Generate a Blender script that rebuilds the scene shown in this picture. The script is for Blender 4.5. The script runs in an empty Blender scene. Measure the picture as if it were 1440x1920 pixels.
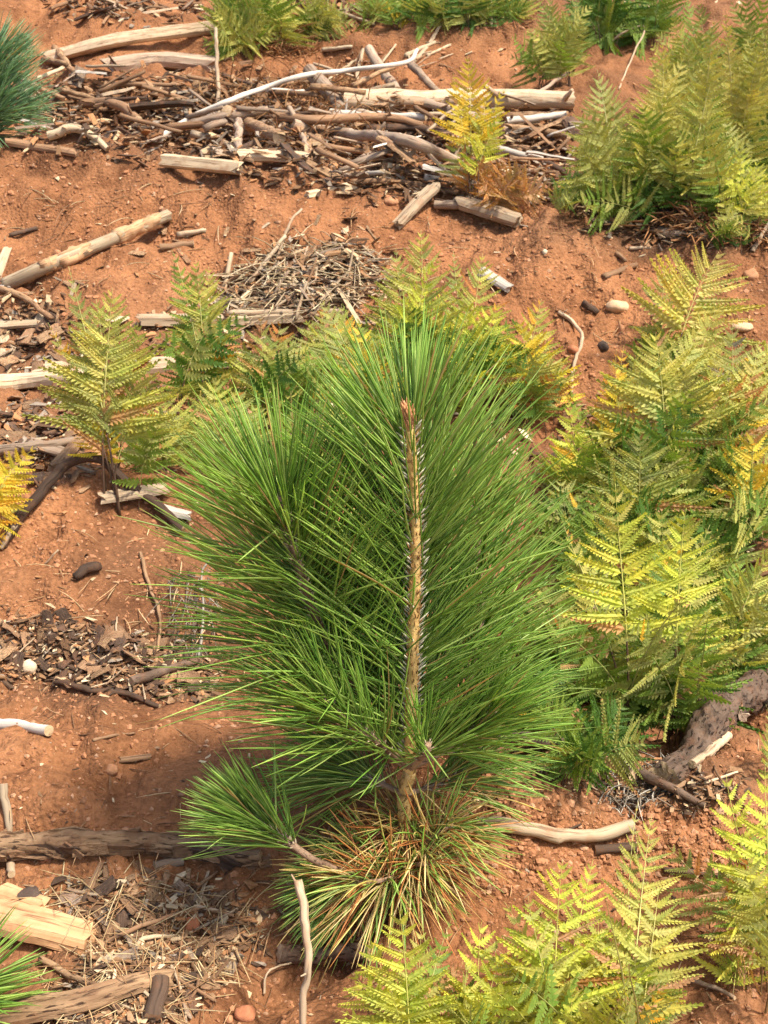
import bpy, math, random
import numpy as np
from mathutils import Vector, Matrix

random.seed(7)
rng = np.random.default_rng(7)
scene = bpy.context.scene
C = scene.collection
PI = math.pi

# ------------------------------------------------------------------ camera, sky, sun, exposure
W_PX, H_PX = 1440.0, 1920.0
CAM_H, PITCH, FOV_V = 1.5, math.radians(27.0), math.radians(45.0)
cam_data = bpy.data.cameras.new('camera')
cam = bpy.data.objects.new('camera', cam_data)
C.objects.link(cam)
cam.location = (0, 0, CAM_H)
cam.rotation_euler = (PI / 2 - PITCH, 0, 0)
cam_data.sensor_fit = 'VERTICAL'
cam_data.angle = FOV_V
cam_data.clip_start, cam_data.clip_end = 0.05, 2000
cam_data.dof.use_dof = True
cam_data.dof.focus_distance = 1.62
cam_data.dof.aperture_fstop = 14.0
scene.camera = cam

SUN_ELEV, SUN_AZ = math.radians(64), math.radians(116)      # azimuth clockwise from +Y: high, from the right, a little behind the viewer
world = bpy.data.worlds.new('World')
scene.world = world
world.use_nodes = True
wn = world.node_tree
bg = wn.nodes['Background']
sky = wn.nodes.new('ShaderNodeTexSky')
sky.sky_type = 'NISHITA'
sky.sun_disc = False
sky.sun_elevation = SUN_ELEV
sky.sun_rotation = SUN_AZ
sky.dust_density = 4.0
sky.ozone_density = 0.6
wn.links.new(sky.outputs[0], bg.inputs[0])
bg.inputs[1].default_value = 0.14
sun_l = bpy.data.lights.new('sun', 'SUN')
sun_l.energy = 4.3
sun_l.angle = math.radians(5.0)
sun_l.color = (1.0, 0.92, 0.80)
sun = bpy.data.objects.new('sun', sun_l)
C.objects.link(sun)
sd = Vector((math.sin(SUN_AZ) * math.cos(SUN_ELEV), math.cos(SUN_AZ) * math.cos(SUN_ELEV), math.sin(SUN_ELEV)))
sun.rotation_euler = sd.to_track_quat('Z', 'Y').to_euler()
sun.location = (3, 4, 6)
scene.cycles.max_bounces = 5
scene.cycles.diffuse_bounces = 3
scene.cycles.glossy_bounces = 2
scene.cycles.transmission_bounces = 4
scene.view_settings.view_transform = 'Standard'
scene.view_settings.look = 'None'
scene.view_settings.exposure = 0.68
scene.view_settings.gamma = 1.0
scene.view_settings.use_curve_mapping = False

# ------------------------------------------------------------------ small helpers
TH = math.tan(FOV_V / 2)
SLOPE = 0.105
FWD = np.array([0, math.cos(PITCH), -math.sin(PITCH)])
UPV = np.array([0, math.sin(PITCH), math.cos(PITCH)])
CAMP = np.array([0, 0, CAM_H])


def ray(px, py):
    sx = (px - W_PX / 2) / (H_PX / 2) * TH
    sy = (H_PX / 2 - py) / (H_PX / 2) * TH
    return FWD + np.array([sx, 0, 0]) + UPV * sy


def plane_y(py):                       # distance of the un-bumped slope seen at a picture row
    d = ray(720, py)
    return CAM_H / (-d[2] / d[1] + SLOPE)


_perm = np.random.default_rng(3).integers(0, 2 ** 31, 4096)
_ga = np.random.default_rng(4).random(4096) * 2 * PI
_gx, _gy = np.cos(_ga), np.sin(_ga)


def perlin(x, y, seed=0):
    xi = np.floor(x).astype(np.int64); yi = np.floor(y).astype(np.int64)
    xf = x - xi; yf = y - yi
    u = xf * xf * xf * (xf * (xf * 6 - 15) + 10); v = yf * yf * yf * (yf * (yf * 6 - 15) + 10)

    def g(ix, iy, fx, fy):
        h = _perm[(ix + _perm[(iy + seed * 131) & 4095]) & 4095] & 4095
        return _gx[h] * fx + _gy[h] * fy
    a = g(xi, yi, xf, yf); b = g(xi + 1, yi, xf - 1, yf)
    c = g(xi, yi + 1, xf, yf - 1); d = g(xi + 1, yi + 1, xf - 1, yf - 1)
    return (a + u * (b - a)) * (1 - v) + (c + u * (d - c)) * v


def fbm(x, y, scale, octaves=4, seed=0, gain=0.5):
    out = 0; amp = 1.0
    for i in range(octaves):
        out = out + amp * perlin(x * scale + 17.3 * i, y * scale - 9.1 * i, seed + i)
        scale *= 2.07; amp *= gain
    return out


def gauss(t):
    return np.exp(-t * t)


# ------------------------------------------------------------------ terrain
def feat(px, py):
    y = plane_y(py); d = ray(px, py)
    return d[0] / d[1] * y, y


RIDGES = [  # picture row at the left edge, row at the right edge, height, half-width in metres
    (400, 520, 0.17, 0.38), (640, 760, -0.06, 0.28), (960, 930, 0.07, 0.15), (1235, 1290, -0.07, 0.12),
    (1500, 1540, 0.04, 0.15), (1780, 1760, -0.025, 0.10), (230, 300, -0.05, 0.40), (70, 90, 0.14, 0.45)]
BUMPS = [  # px, py, height, half-width x, half-width y
    (900, 105, 0.16, 0.55, 0.30), (560, 520, 0.03, 0.30, 0.22), (310, 985, -0.035, 0.10, 0.10),
    (240, 1010, 0.03, 0.16, 0.13), (1010, 540, 0.05, 0.20, 0.20), (1250, 1440, -0.05, 0.16, 0.09),
    (1380, 1380, 0.06, 0.10, 0.10), (1350, 1180, -0.08, 0.20, 0.22), (760, 1640, 0.02, 0.12, 0.10),
    (600, 230, 0.06, 0.9, 0.35), (1250, 430, -0.06, 0.6, 0.25), (150, 1340, 0.02, 0.16, 0.07), (1300, 1760, -0.03, 0.1, 0.08)]


def height(x, y):
    x = np.asarray(x, float); y = np.asarray(y, float)
    far = np.clip((y - 9) / 40, 0, 1)
    base = SLOPE * np.minimum(y, 40) + 0.02 * np.maximum(y - 40, 0)
    z = base.copy()
    wob = 0.12 * fbm(x, y, 0.7, 3, 40)
    for l, r, h, s in RIDGES:
        yl, yr = plane_y(l), plane_y(r)
        hw = 0.31 * (yl + yr) / 2
        t = np.clip(x / (2 * hw) + 0.5, -0.5, 1.5)
        z += 1.3 * h * gauss((y - (yl + (yr - yl) * t) + wob) / s)
    for px, py, h, sx, sy in BUMPS:
        fx, fy = feat(px, py)
        z += h * gauss((x - fx) / sx) * gauss((y - fy) / sy)
    z += 0.045 * fbm(x, y, 2.4, 3, 1) + 0.10 * far * fbm(x, y, 0.15, 3, 2)
    rough = np.clip(0.55 + 1.3 * fbm(x, y, 1.1, 2, 9), 0.12, 1.3)
    z += rough * (0.034 * fbm(x, y, 7.0, 4, 5) + 0.026 * (np.abs(fbm(x, y, 17.0, 3, 12)) - 0.2))
    led = fbm(x, y, 1.9, 4, 71); led2 = fbm(x, y, 4.3, 3, 81)
    z += (1 - far) * (0.026 * np.tanh(led * 10) + 0.012 * np.tanh(led2 * 11))
    z += 0.006 * rough * fbm(x, y, 45.0, 2, 20)
    return z


def axis(lo, hi, far, fine):
    v = list(fine); s = abs(v[1] - v[0]); a = v[0]; pre = []
    while a > lo:
        s *= 1.35; a -= s; pre.append(a)
    s = abs(v[-1] - v[-2]); a = v[-1]; post = []
    while a < hi:
        s *= 1.35; a += s; post.append(a)
    return np.array(pre[::-1] + v + post)


yf = [0.75]
while yf[-1] < 9.0:
    yf.append(yf[-1] * 1.0052)
XS = axis(-400, 400, 0, np.arange(-2.9, 2.9, 0.0076))
YS = axis(-400, 400, 0, yf)
GX, GY = np.meshgrid(XS, YS)
GZ = height(GX, GY)


def H(x, y):
    x = np.asarray(x, float); y = np.asarray(y, float)
    i = np.clip(np.searchsorted(XS, x) - 1, 0, len(XS) - 2); j = np.clip(np.searchsorted(YS, y) - 1, 0, len(YS) - 2)
    u = (x - XS[i]) / (XS[i + 1] - XS[i]); v = (y - YS[j]) / (YS[j + 1] - YS[j])
    return (GZ[j, i] * (1 - u) + GZ[j, i + 1] * u) * (1 - v) + (GZ[j + 1, i] * (1 - u) + GZ[j + 1, i + 1] * u) * v


def gps(px, py):
    """ground points under arrays of picture positions (marches each ray down to the soil)"""
    px = np.atleast_1d(np.asarray(px, float)); py = np.atleast_1d(np.asarray(py, float))
    sx = (px - W_PX / 2) / (H_PX / 2) * TH; sy = (H_PX / 2 - py) / (H_PX / 2) * TH
    D = FWD[None] + sx[:, None] * np.array([[1, 0, 0]]) + sy[:, None] * UPV[None]
    t = np.full(len(px), 0.6); step = 0.04
    live = np.ones(len(px), bool)
    for _ in range(500):
        P = CAMP + D * (t + step)[:, None]
        ok = live & (P[:, 2] > H(P[:, 0], P[:, 1]))
        t[ok] += step; live = ok
        if not live.any(): break
    lo, hi = t.copy(), t + step
    for _ in range(12):
        m = (lo + hi) / 2; P = CAMP + D * m[:, None]
        up = P[:, 2] > H(P[:, 0], P[:, 1])
        lo = np.where(up, m, lo); hi = np.where(up, hi, m)
    P = CAMP + D * lo[:, None]
    P[:, 2] = H(P[:, 0], P[:, 1])
    return P


def gp(px, py):
    return gps([px], [py])[0]


def at(px, py, y):
    d = ray(px, py)
    return CAMP + d * (y / d[1])


def mpp(p):                             # metres per photo pixel at a point
    return float(np.dot(np.asarray(p) - CAMP, FWD)) * TH / (H_PX / 2)


def make_mesh(name, V, F, mats, smooth=True, grain=None, col=None):
    me = bpy.data.meshes.new(name)
    me.from_pydata([tuple(v) for v in np.asarray(V, float).tolist()], [], F)
    if smooth:
        me.polygons.foreach_set('use_smooth', [True] * len(me.polygons))
    for m in (mats if isinstance(mats, (list, tuple)) else [mats]):
        me.materials.append(m)
    if grain is not None:
        a = me.attributes.new('grain', 'FLOAT_VECTOR', 'POINT')
        a.data.foreach_set('vector', np.asarray(grain, np.float32).ravel())
    if col is not None:
        a = me.attributes.new('tint', 'FLOAT_COLOR', 'POINT')
        c4 = np.ones((len(col), 4), np.float32); c4[:, :3] = col
        a.data.foreach_set('color', c4.ravel())
    me.update()
    return me


def link(name, data, parent=None, loc=None):
    o = bpy.data.objects.new(name, data)
    C.objects.link(o)
    if parent is not None: o.parent = parent
    if loc is not None: o.location = tuple(loc)
    return o


def tag(o, label, cat, group=None, kind=None):
    if label: o['label'] = label
    if cat: o['category'] = cat
    if group: o['group'] = group
    if kind: o['kind'] = kind
    return o


# ------------------------------------------------------------------ materials
def new_mat(name):
    m = bpy.data.materials.new(name); m.use_nodes = True
    nt = m.node_tree
    return m, nt, nt.nodes['Principled BSDF'], nt.nodes['Material Output']


def N(nt, typ, **kw):
    n = nt.nodes.new(typ)
    for k, v in kw.items():
        if k in ('inputs',):
            for a, b in v.items(): n.inputs[a].default_value = b
        else: setattr(n, k, v)
    return n


def ramp(nt, src, stops):
    r = nt.nodes.new('ShaderNodeValToRGB')
    el = r.color_ramp.elements
    while len(el) < len(stops): el.new(0.5)
    for e, (p, c) in zip(el, stops):
        e.position = p; e.color = (c[0], c[1], c[2], 1)
    nt.links.new(src, r.inputs[0])
    return r.outputs[0]


def mixc(nt, fac, a, b, mode='MIX'):
    n = nt.nodes.new('ShaderNodeMix'); n.data_type = 'RGBA'; n.blend_type = mode
    for sock, v in ((n.inputs[0], fac), (n.inputs[6], a), (n.inputs[7], b)):
        if isinstance(v, bpy.types.NodeSocket): nt.links.new(v, sock)
        elif isinstance(v, (int, float)): sock.default_value = v
        else: sock.default_value = (v[0], v[1], v[2], 1)
    return n.outputs[2]


def mathn(nt, op, a, b=None, clamp=False):
    n = nt.nodes.new('ShaderNodeMath'); n.operation = op; n.use_clamp = clamp
    for i, v in enumerate((a, b)):
        if v is None: continue
        if isinstance(v, bpy.types.NodeSocket): nt.links.new(v, n.inputs[i])
        else: n.inputs[i].default_value = v
    return n.outputs[0]


def noise(nt, vec, scale, detail=4, rough=0.55, out='Fac'):
    n = nt.nodes.new('ShaderNodeTexNoise')
    n.inputs['Scale'].default_value = scale; n.inputs['Detail'].default_value = detail
    n.inputs['Roughness'].default_value = rough
    nt.links.new(vec, n.inputs['Vector'])
    return n.outputs[out]


def mat_soil():
    m, nt, b, out = new_mat('red_soil')
    pos = N(nt, 'ShaderNodeNewGeometry').outputs['Position']
    n1 = noise(nt, pos, 2.3, 6, 0.6); n2 = noise(nt, pos, 11, 5, 0.65); n3 = noise(nt, pos, 90, 3, 0.7)
    big = ramp(nt, n1, [(0.30, (0.155, 0.068, 0.031)), (0.50, (0.29, 0.128, 0.056)), (0.75, (0.39, 0.182, 0.084))])
    mid = ramp(nt, n2, [(0.28, (0.50, 0.45, 0.42)), (0.50, (0.95, 0.95, 0.95)), (0.75, (1.2, 1.17, 1.12))])
    c = mixc(nt, 1.0, big, mid, 'MULTIPLY')
    fine = ramp(nt, n3, [(0.28, (0.62, 0.60, 0.58)), (0.5, (0.97, 0.97, 0.97)), (0.75, (1.22, 1.22, 1.22))])
    c = mixc(nt, 0.9, c, fine, 'MULTIPLY')
    att = N(nt, 'ShaderNodeAttribute', attribute_name='humus_and_shade')
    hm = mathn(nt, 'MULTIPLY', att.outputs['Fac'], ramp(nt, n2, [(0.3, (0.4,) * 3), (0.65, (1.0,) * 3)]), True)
    hum_shade = ramp(nt, n3, [(0.3, (0.060, 0.036, 0.022)), (0.7, (0.17, 0.090, 0.048))])  # rotted litter colour, also used for the painted shade of the left hollow
    c = mixc(nt, hm, c, hum_shade)
    nt.links.new(c, b.inputs['Base Color'])
    b.inputs['Roughness'].default_value = 0.95
    b.inputs['Specular IOR Level'].default_value = 0.12
    vor = N(nt, 'ShaderNodeTexVoronoi'); vor.inputs['Scale'].default_value = 95
    nt.links.new(pos, vor.inputs['Vector'])
    hgt = mathn(nt, 'ADD', mathn(nt, 'MULTIPLY', n3, 0.7), mathn(nt, 'MULTIPLY', vor.outputs['Distance'], -0.5))
    bp = N(nt, 'ShaderNodeBump', inputs={'Strength': 0.9, 'Distance': 0.010})
    nt.links.new(hgt, bp.inputs['Height']); nt.links.new(bp.outputs[0], b.inputs['Normal'])
    return m


def mat_wood(name, lo, hi, dark, cracks=0.5, bump=0.5, stretch=4.0, spot=None, soil=0.25):
    m, nt, b, out = new_mat(name)
    g = N(nt, 'ShaderNodeAttribute', attribute_name='grain').outputs['Vector']
    mp = N(nt, 'ShaderNodeMapping'); mp.inputs['Scale'].default_value = (70, 70, stretch)
    nt.links.new(g, mp.inputs['Vector'])
    oi = N(nt, 'ShaderNodeObjectInfo')
    add = N(nt, 'ShaderNodeVectorMath', operation='ADD')
    nt.links.new(mp.outputs[0], add.inputs[0])
    cmb = N(nt, 'ShaderNodeCombineXYZ'); nt.links.new(mathn(nt, 'MULTIPLY', oi.outputs['Random'], 50), cmb.inputs[2])
    nt.links.new(cmb.outputs[0], add.inputs[1])
    v = add.outputs[0]
    n1 = noise(nt, v, 1.0, 5, 0.6)
    c = ramp(nt, n1, [(0.3, lo), (0.68, hi)])
    n2 = noise(nt, v, 2.6, 3, 0.5)
    cr = ramp(nt, n2, [(0.33, (1, 1, 1)), (0.43, (0, 0, 0))])
    c = mixc(nt, mathn(nt, 'MULTIPLY', cr, cracks), c, dark)
    pos = N(nt, 'ShaderNodeNewGeometry').outputs['Position']
    nb = noise(nt, pos, 14, 4, 0.6)
    if spot:
        c = mixc(nt, ramp(nt, nb, [(0.52, (0, 0, 0)), (0.60, (0.85,) * 3)]), c, spot)
    ns = noise(nt, pos, 30, 4, 0.65)
    c = mixc(nt, mathn(nt, 'MULTIPLY', ramp(nt, ns, [(0.5, (0,) * 3), (0.7, (1,) * 3)]), soil), c, (0.36, 0.15, 0.065))
    val = mathn(nt, 'ADD', mathn(nt, 'MULTIPLY', oi.outputs['Random'], 0.55), 0.70)
    hsv = N(nt, 'ShaderNodeHueSaturation'); nt.links.new(val, hsv.inputs['Value']); nt.links.new(c, hsv.inputs['Color'])
    nt.links.new(hsv.outputs[0], b.inputs['Base Color'])
    b.inputs['Roughness'].default_value = 0.85
    b.inputs['Specular IOR Level'].default_value = 0.2
    bp = N(nt, 'ShaderNodeBump', inputs={'Strength': bump, 'Distance': 0.004})
    nt.links.new(mathn(nt, 'SUBTRACT', n1, mathn(nt, 'MULTIPLY', cr, 0.4)), bp.inputs['Height'])
    nt.links.new(bp.outputs[0], b.inputs['Normal'])
    return m


def leaf_shader(nt, b, out, c, trans, rough=0.5, spec=0.35, tint=(1.15, 1.1, 0.55)):
    nt.links.new(c, b.inputs['Base Color'])
    b.inputs['Roughness'].default_value = rough
    b.inputs['Specular IOR Level'].default_value = spec
    tr = N(nt, 'ShaderNodeBsdfTranslucent')
    nt.links.new(mixc(nt, 1.0, c, tint, 'MULTIPLY'), tr.inputs['Color'])
    mx = N(nt, 'ShaderNodeMixShader'); mx.inputs[0].default_value = trans
    nt.links.new(b.outputs[0], mx.inputs[1]); nt.links.new(tr.outputs[0], mx.inputs[2])
    nt.links.new(mx.outputs[0], out.inputs['Surface'])


def mat_fern():
    m, nt, b, out = new_mat('fern_leaf')
    oi = N(nt, 'ShaderNodeObjectInfo')
    pos = N(nt, 'ShaderNodeNewGeometry').outputs['Position']
    n1 = noise(nt, pos, 22, 3, 0.6); n2 = noise(nt, pos, 150, 2, 0.6)
    c = oi.outputs['Color']
    c = mixc(nt, 1.0, c, ramp(nt, n1, [(0.3, (0.72, 0.85, 0.75)), (0.5, (1, 1, 1)), (0.72, (1.18, 1.08, 0.95))]), 'MULTIPLY')
    c = mixc(nt, 1.0, c, ramp(nt, n2, [(0.3, (0.78, 0.80, 0.75)), (0.6, (1.08, 1.06, 1.0))]), 'MULTIPLY')
    n3 = noise(nt, pos, 9, 4, 0.7)
    c = mixc(nt, ramp(nt, n3, [(0.72, (0, 0, 0)), (0.80, (0.6,) * 3)]), c, (0.50, 0.27, 0.06))
    leaf_shader(nt, b, out, c, 0.42, 0.55, 0.3)
    return m


def mat_needle(name, by_attr=True):
    m, nt, b, out = new_mat(name)
    if by_attr:
        c = N(nt, 'ShaderNodeAttribute', attribute_name='tint').outputs['Color']
    else:
        c = N(nt, 'ShaderNodeObjectInfo').outputs['Color']
    leaf_shader(nt, b, out, c, 0.40, 0.36, 0.6, (1.1, 1.1, 0.5))
    return m


def mat_tint(name, rough=0.85):
    m, nt, b, out = new_mat(name)
    c = N(nt, 'ShaderNodeAttribute', attribute_name='tint').outputs['Color']
    pos = N(nt, 'ShaderNodeNewGeometry').outputs['Position']
    c = mixc(nt, 1.0, c, ramp(nt, noise(nt, pos, 160, 3, 0.6), [(0.3, (0.68,) * 3), (0.65, (1.12,) * 3)]), 'MULTIPLY')
    nt.links.new(c, b.inputs['Base Color'])
    b.inputs['Roughness'].default_value = rough; b.inputs['Specular IOR Level'].default_value = 0.15
    return m


def mat_stone(name, lo, hi):
    m, nt, b, out = new_mat(name)
    pos = N(nt, 'ShaderNodeNewGeometry').outputs['Position']
    c = ramp(nt, noise(nt, pos, 45, 5, 0.65), [(0.3, lo), (0.7, hi)])
    nt.links.new(c, b.inputs['Base Color'])
    b.inputs['Roughness'].default_value = 0.9; b.inputs['Specular IOR Level'].default_value = 0.2
    bp = N(nt, 'ShaderNodeBump', inputs={'Strength': 0.5, 'Distance': 0.003})
    nt.links.new(noise(nt, pos, 140, 4, 0.7), bp.inputs['Height']); nt.links.new(bp.outputs[0], b.inputs['Normal'])
    return m


M = dict(
    soil=mat_soil(),
    pale=mat_wood('pale_wood', (0.31, 0.225, 0.145), (0.54, 0.415, 0.275), (0.14, 0.085, 0.05), 0.8, soil=0.4),
    cream=mat_wood('cream_wood', (0.38, 0.28, 0.175), (0.62, 0.49, 0.32), (0.20, 0.125, 0.075), 0.75, soil=0.4),
    white=mat_wood('bleached_wood', (0.44, 0.38, 0.31), (0.64, 0.58, 0.49), (0.24, 0.18, 0.13), 0.35, soil=0.10),
    grey=mat_wood('grey_wood', (0.22, 0.155, 0.105), (0.40, 0.30, 0.215), (0.07, 0.045, 0.03), 0.7),
    brown=mat_wood('brown_wood', (0.17, 0.095, 0.050), (0.34, 0.205, 0.115), (0.055, 0.032, 0.02), 0.7),
    tanbark=mat_wood('tan_bark', (0.20, 0.115, 0.06), (0.44, 0.28, 0.155), (0.06, 0.032, 0.02), 0.95, 1.0, 14, (0.20, 0.11, 0.06)),
    dark=mat_wood('dark_wood', (0.045, 0.03, 0.022), (0.13, 0.08, 0.052), (0.02, 0.013, 0.01), 0.6),
    orange=mat_wood('orange_wood', (0.38, 0.20, 0.095), (0.58, 0.36, 0.19), (0.16, 0.08, 0.04), 0.8, soil=0.6),
    bark=mat_wood('rough_bark', (0.055, 0.036, 0.025), (0.17, 0.115, 0.08), (0.015, 0.01, 0.007), 0.95, 1.0, 22, (0.15, 0.105, 0.075)),
    peel=mat_wood('peeling_bark', (0.34, 0.19, 0.095), (0.52, 0.33, 0.18), (0.15, 0.075, 0.035), 0.6),
    end=mat_wood('end_grain', (0.40, 0.27, 0.15), (0.60, 0.44, 0.26), (0.20, 0.11, 0.06), 0.5, 0.5, 70),
    fern=mat_fern(), needle=mat_needle('pine_needle'), needle1=mat_needle('pine_needle_single', False),
    chip=mat_tint('litter'), clod=mat_tint('soil_crumbs', 0.95),
    pstem=mat_wood('pine_shoot', (0.44, 0.26, 0.085), (0.72, 0.50, 0.20), (0.20, 0.10, 0.035), 0.8, 0.9, 45, None, 0.0),
    pstem2=mat_wood('pine_branch', (0.22, 0.13, 0.08), (0.46, 0.31, 0.20), (0.08, 0.05, 0.03), 0.6, 0.9, 40, None, 0.0),
    bud=mat_stone('bud_scales', (0.46, 0.19, 0.09), (0.68, 0.38, 0.20)),
    stone=mat_stone('orange_stone', (0.34, 0.155, 0.075), (0.50, 0.26, 0.135)),
    tanstone=mat_stone('tan_stone', (0.48, 0.31, 0.18), (0.66, 0.46, 0.28)),
    redstone=mat_stone('red_stone', (0.32, 0.115, 0.055), (0.46, 0.19, 0.095)),
    whitestone=mat_stone('white_stone', (0.46, 0.35, 0.23), (0.64, 0.52, 0.37)),
    darkstone=mat_stone('dark_stone', (0.035, 0.025, 0.02), (0.12, 0.08, 0.06)),
)

# ------------------------------------------------------------------ ground
ny, nx = GX.shape
V = np.stack([GX.ravel(), GY.ravel(), GZ.ravel()], 1)
idx = np.arange(nx * ny).reshape(ny, nx)
F = np.stack([idx[:-1, :-1].ravel(), idx[:-1, 1:].ravel(), idx[1:, 1:].ravel(), idx[1:, :-1].ravel()], 1)
gme = bpy.data.meshes.new('ground')
gme.vertices.add(len(V)); gme.vertices.foreach_set('co', V.astype(np.float32).ravel())
gme.loops.add(F.size); gme.loops.foreach_set('vertex_index', F.astype(np.int32).ravel())
gme.polygons.add(len(F)); gme.polygons.foreach_set('loop_start', np.arange(0, F.size, 4, dtype=np.int32))
gme.update(calc_edges=True)
gme.polygons.foreach_set('use_smooth', [True] * len(F))
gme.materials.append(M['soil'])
HUMUS_AND_SHADE = [  # px, py, half-width x, y in pixels, strength : rotted bark and leaf litter, plus shade painted into the left hollow
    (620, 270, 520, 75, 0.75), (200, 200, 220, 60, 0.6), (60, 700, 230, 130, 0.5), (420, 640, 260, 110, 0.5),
    (200, 1240, 280, 80, 1.0), (260, 1030, 130, 90, 0.4), (60, 1120, 120, 60, .3), (330, 1130, 70, 130, 0.5), (250, 1790, 300, 110, 0.65), (600, 1820, 160, 60, 0.4),  # second entry paints the soft shade of the hollow into the soil colour
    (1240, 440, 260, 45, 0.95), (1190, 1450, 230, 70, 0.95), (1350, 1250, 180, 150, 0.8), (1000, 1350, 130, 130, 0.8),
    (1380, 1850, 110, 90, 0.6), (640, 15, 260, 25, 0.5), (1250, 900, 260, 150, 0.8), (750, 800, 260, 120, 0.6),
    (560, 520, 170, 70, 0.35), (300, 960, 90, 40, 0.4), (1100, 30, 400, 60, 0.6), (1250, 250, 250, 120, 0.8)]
hum_shade = np.zeros(len(V))
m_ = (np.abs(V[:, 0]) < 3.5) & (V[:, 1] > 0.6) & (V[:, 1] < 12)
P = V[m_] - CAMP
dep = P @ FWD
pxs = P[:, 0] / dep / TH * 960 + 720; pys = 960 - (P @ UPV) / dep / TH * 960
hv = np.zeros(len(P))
for px, py, sx, sy, st in HUMUS_AND_SHADE:
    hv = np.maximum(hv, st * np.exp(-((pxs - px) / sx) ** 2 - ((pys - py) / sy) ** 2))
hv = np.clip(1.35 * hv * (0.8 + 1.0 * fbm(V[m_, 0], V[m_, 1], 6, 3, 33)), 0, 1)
hum_shade[m_] = hv
a = gme.attributes.new('humus_and_shade', 'FLOAT', 'POINT'); a.data.foreach_set('value', hum_shade.astype(np.float32))
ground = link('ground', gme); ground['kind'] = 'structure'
ground['label'] = 'rough red clay soil sloping gently uphill'


# ------------------------------------------------------------------ wood builders
def spline(pts, n):
    P = np.asarray(pts, float)
    if len(P) == 2:
        t = np.linspace(0, 1, n)[:, None]; return P[0] * (1 - t) + P[1] * t
    d = np.r_[0, np.cumsum(np.linalg.norm(np.diff(P, axis=0), axis=1))]; d /= d[-1]
    Q = np.vstack([2 * P[0] - P[1], P, 2 * P[-1] - P[-2]])
    out = []
    for t in np.linspace(0, 1, n):
        i = min(np.searchsorted(d, t, side='right') - 1, len(P) - 2); i = max(i, 0)
        u = (t - d[i]) / (d[i + 1] - d[i] + 1e-9)
        p0, p1, p2, p3 = Q[i], Q[i + 1], Q[i + 2], Q[i + 3]
        out.append(0.5 * (2 * p1 + (p2 - p0) * u + (2 * p0 - 5 * p1 + 4 * p2 - p3) * u * u + (3 * p1 - p0 - 3 * p2 + p3) * u ** 3))
    return np.array(out)


def frames(P, up=(0, 0, 1)):
    T = np.gradient(P, axis=0); T /= np.linalg.norm(T, axis=1)[:, None] + 1e-12
    up = np.asarray(up, float)
    S = np.cross(T, up)
    n = np.linalg.norm(S, axis=1)
    S[n < 0.05] = np.cross(T[n < 0.05], np.array([0.3, 1, 0.1]))
    S /= np.linalg.norm(S, axis=1)[:, None]
    U = np.cross(S, T)
    return T, S, U


def tube(P, rad, sides=8, rough=0.0, prof=None, freq=14.0, knots=0, caps=True, up=(0, 0, 1), jag=0.0):
    """solid along the polyline P; rad (n,) or (n,2); returns V, F, grain"""
    P = np.asarray(P, float); n = len(P)
    rad = np.asarray(rad, float)
    if rad.ndim == 1: rad = np.stack([rad, rad], 1)
    T, S, U = frames(P, up)
    if prof is None:
        th = np.arange(sides) / sides * 2 * PI
        prof = np.stack([np.cos(th), np.sin(th)], 1)
    prof = np.asarray(prof, float); sides = len(prof)
    al = np.r_[0, np.cumsum(np.linalg.norm(np.diff(P, axis=0), axis=1))]
    sc = np.ones((n, sides))
    if rough:
        off = random.random() * 100
        A = np.arctan2(prof[:, 1], prof[:, 0])
        xx = np.cos(A)[None] * 1.3 + 0 * al[:, None] + off; yy = np.sin(A)[None] * 1.3 + al[:, None] / (rad.mean() * 2.0 + 1e-6) * (freq / 14.0)
        sc += rough * (fbm(xx, yy, 1.0, 3, 50) + 0.6 * perlin(xx * 3.1, yy * 2.2, 77))
    for _ in range(knots):
        i = random.randrange(n); j = random.randrange(sides)
        for dj, w in ((-1, .12), (0, .3), (1, .12)): sc[i, (j + dj) % sides] += w
    o = prof[None] * rad[:, None, :] * sc[..., None]
    Vv = P[:, None] + o[..., :1] * S[:, None] + o[..., 1:] * U[:, None]
    if jag:
        for k, s in ((0, -1), (n - 1, 1)):
            Vv[k] += T[k] * (s * rng.random(sides) * jag)[:, None]
    grain = np.concatenate([o, np.repeat(al[:, None, None], sides, 1)], 2).reshape(-1, 3)
    Vv = Vv.reshape(-1, 3)
    Fv = []
    for i in range(n - 1):
        for j in range(sides):
            k = (j + 1) % sides
            Fv.append((i * sides + j, i * sides + k, (i + 1) * sides + k, (i + 1) * sides + j))
    if caps:
        Vv = np.vstack([Vv, Vv[:sides].mean(0), Vv[-sides - 0:].mean(0) if n > 1 else Vv[0]])
        grain = np.vstack([grain, [0, 0, al[0]], [0, 0, al[-1]]])
        a0, a1 = n * sides, n * sides + 1
        Vv[a1] = Vv[(n - 1) * sides:n * sides].mean(0)
        for j in range(sides):
            k = (j + 1) % sides
            Fv.append((k, j, a0)); Fv.append(((n - 1) * sides + j, (n - 1) * sides + k, a1))
    return Vv, Fv, grain


def path3d(pts, rpx, lift):
    """picture points (px, py[, height above soil in m]) to points lying on the soil"""
    out = []
    for p in pts:
        g = gp(p[0], p[1]) if len(p) < 4 else at(p[0], p[1], p[3])
        r = rpx * mpp(g)
        g = g.copy(); g[2] += r * lift + (p[2] if len(p) > 2 and p[2] else 0)
        out.append(g)
    return np.array(out)


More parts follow.
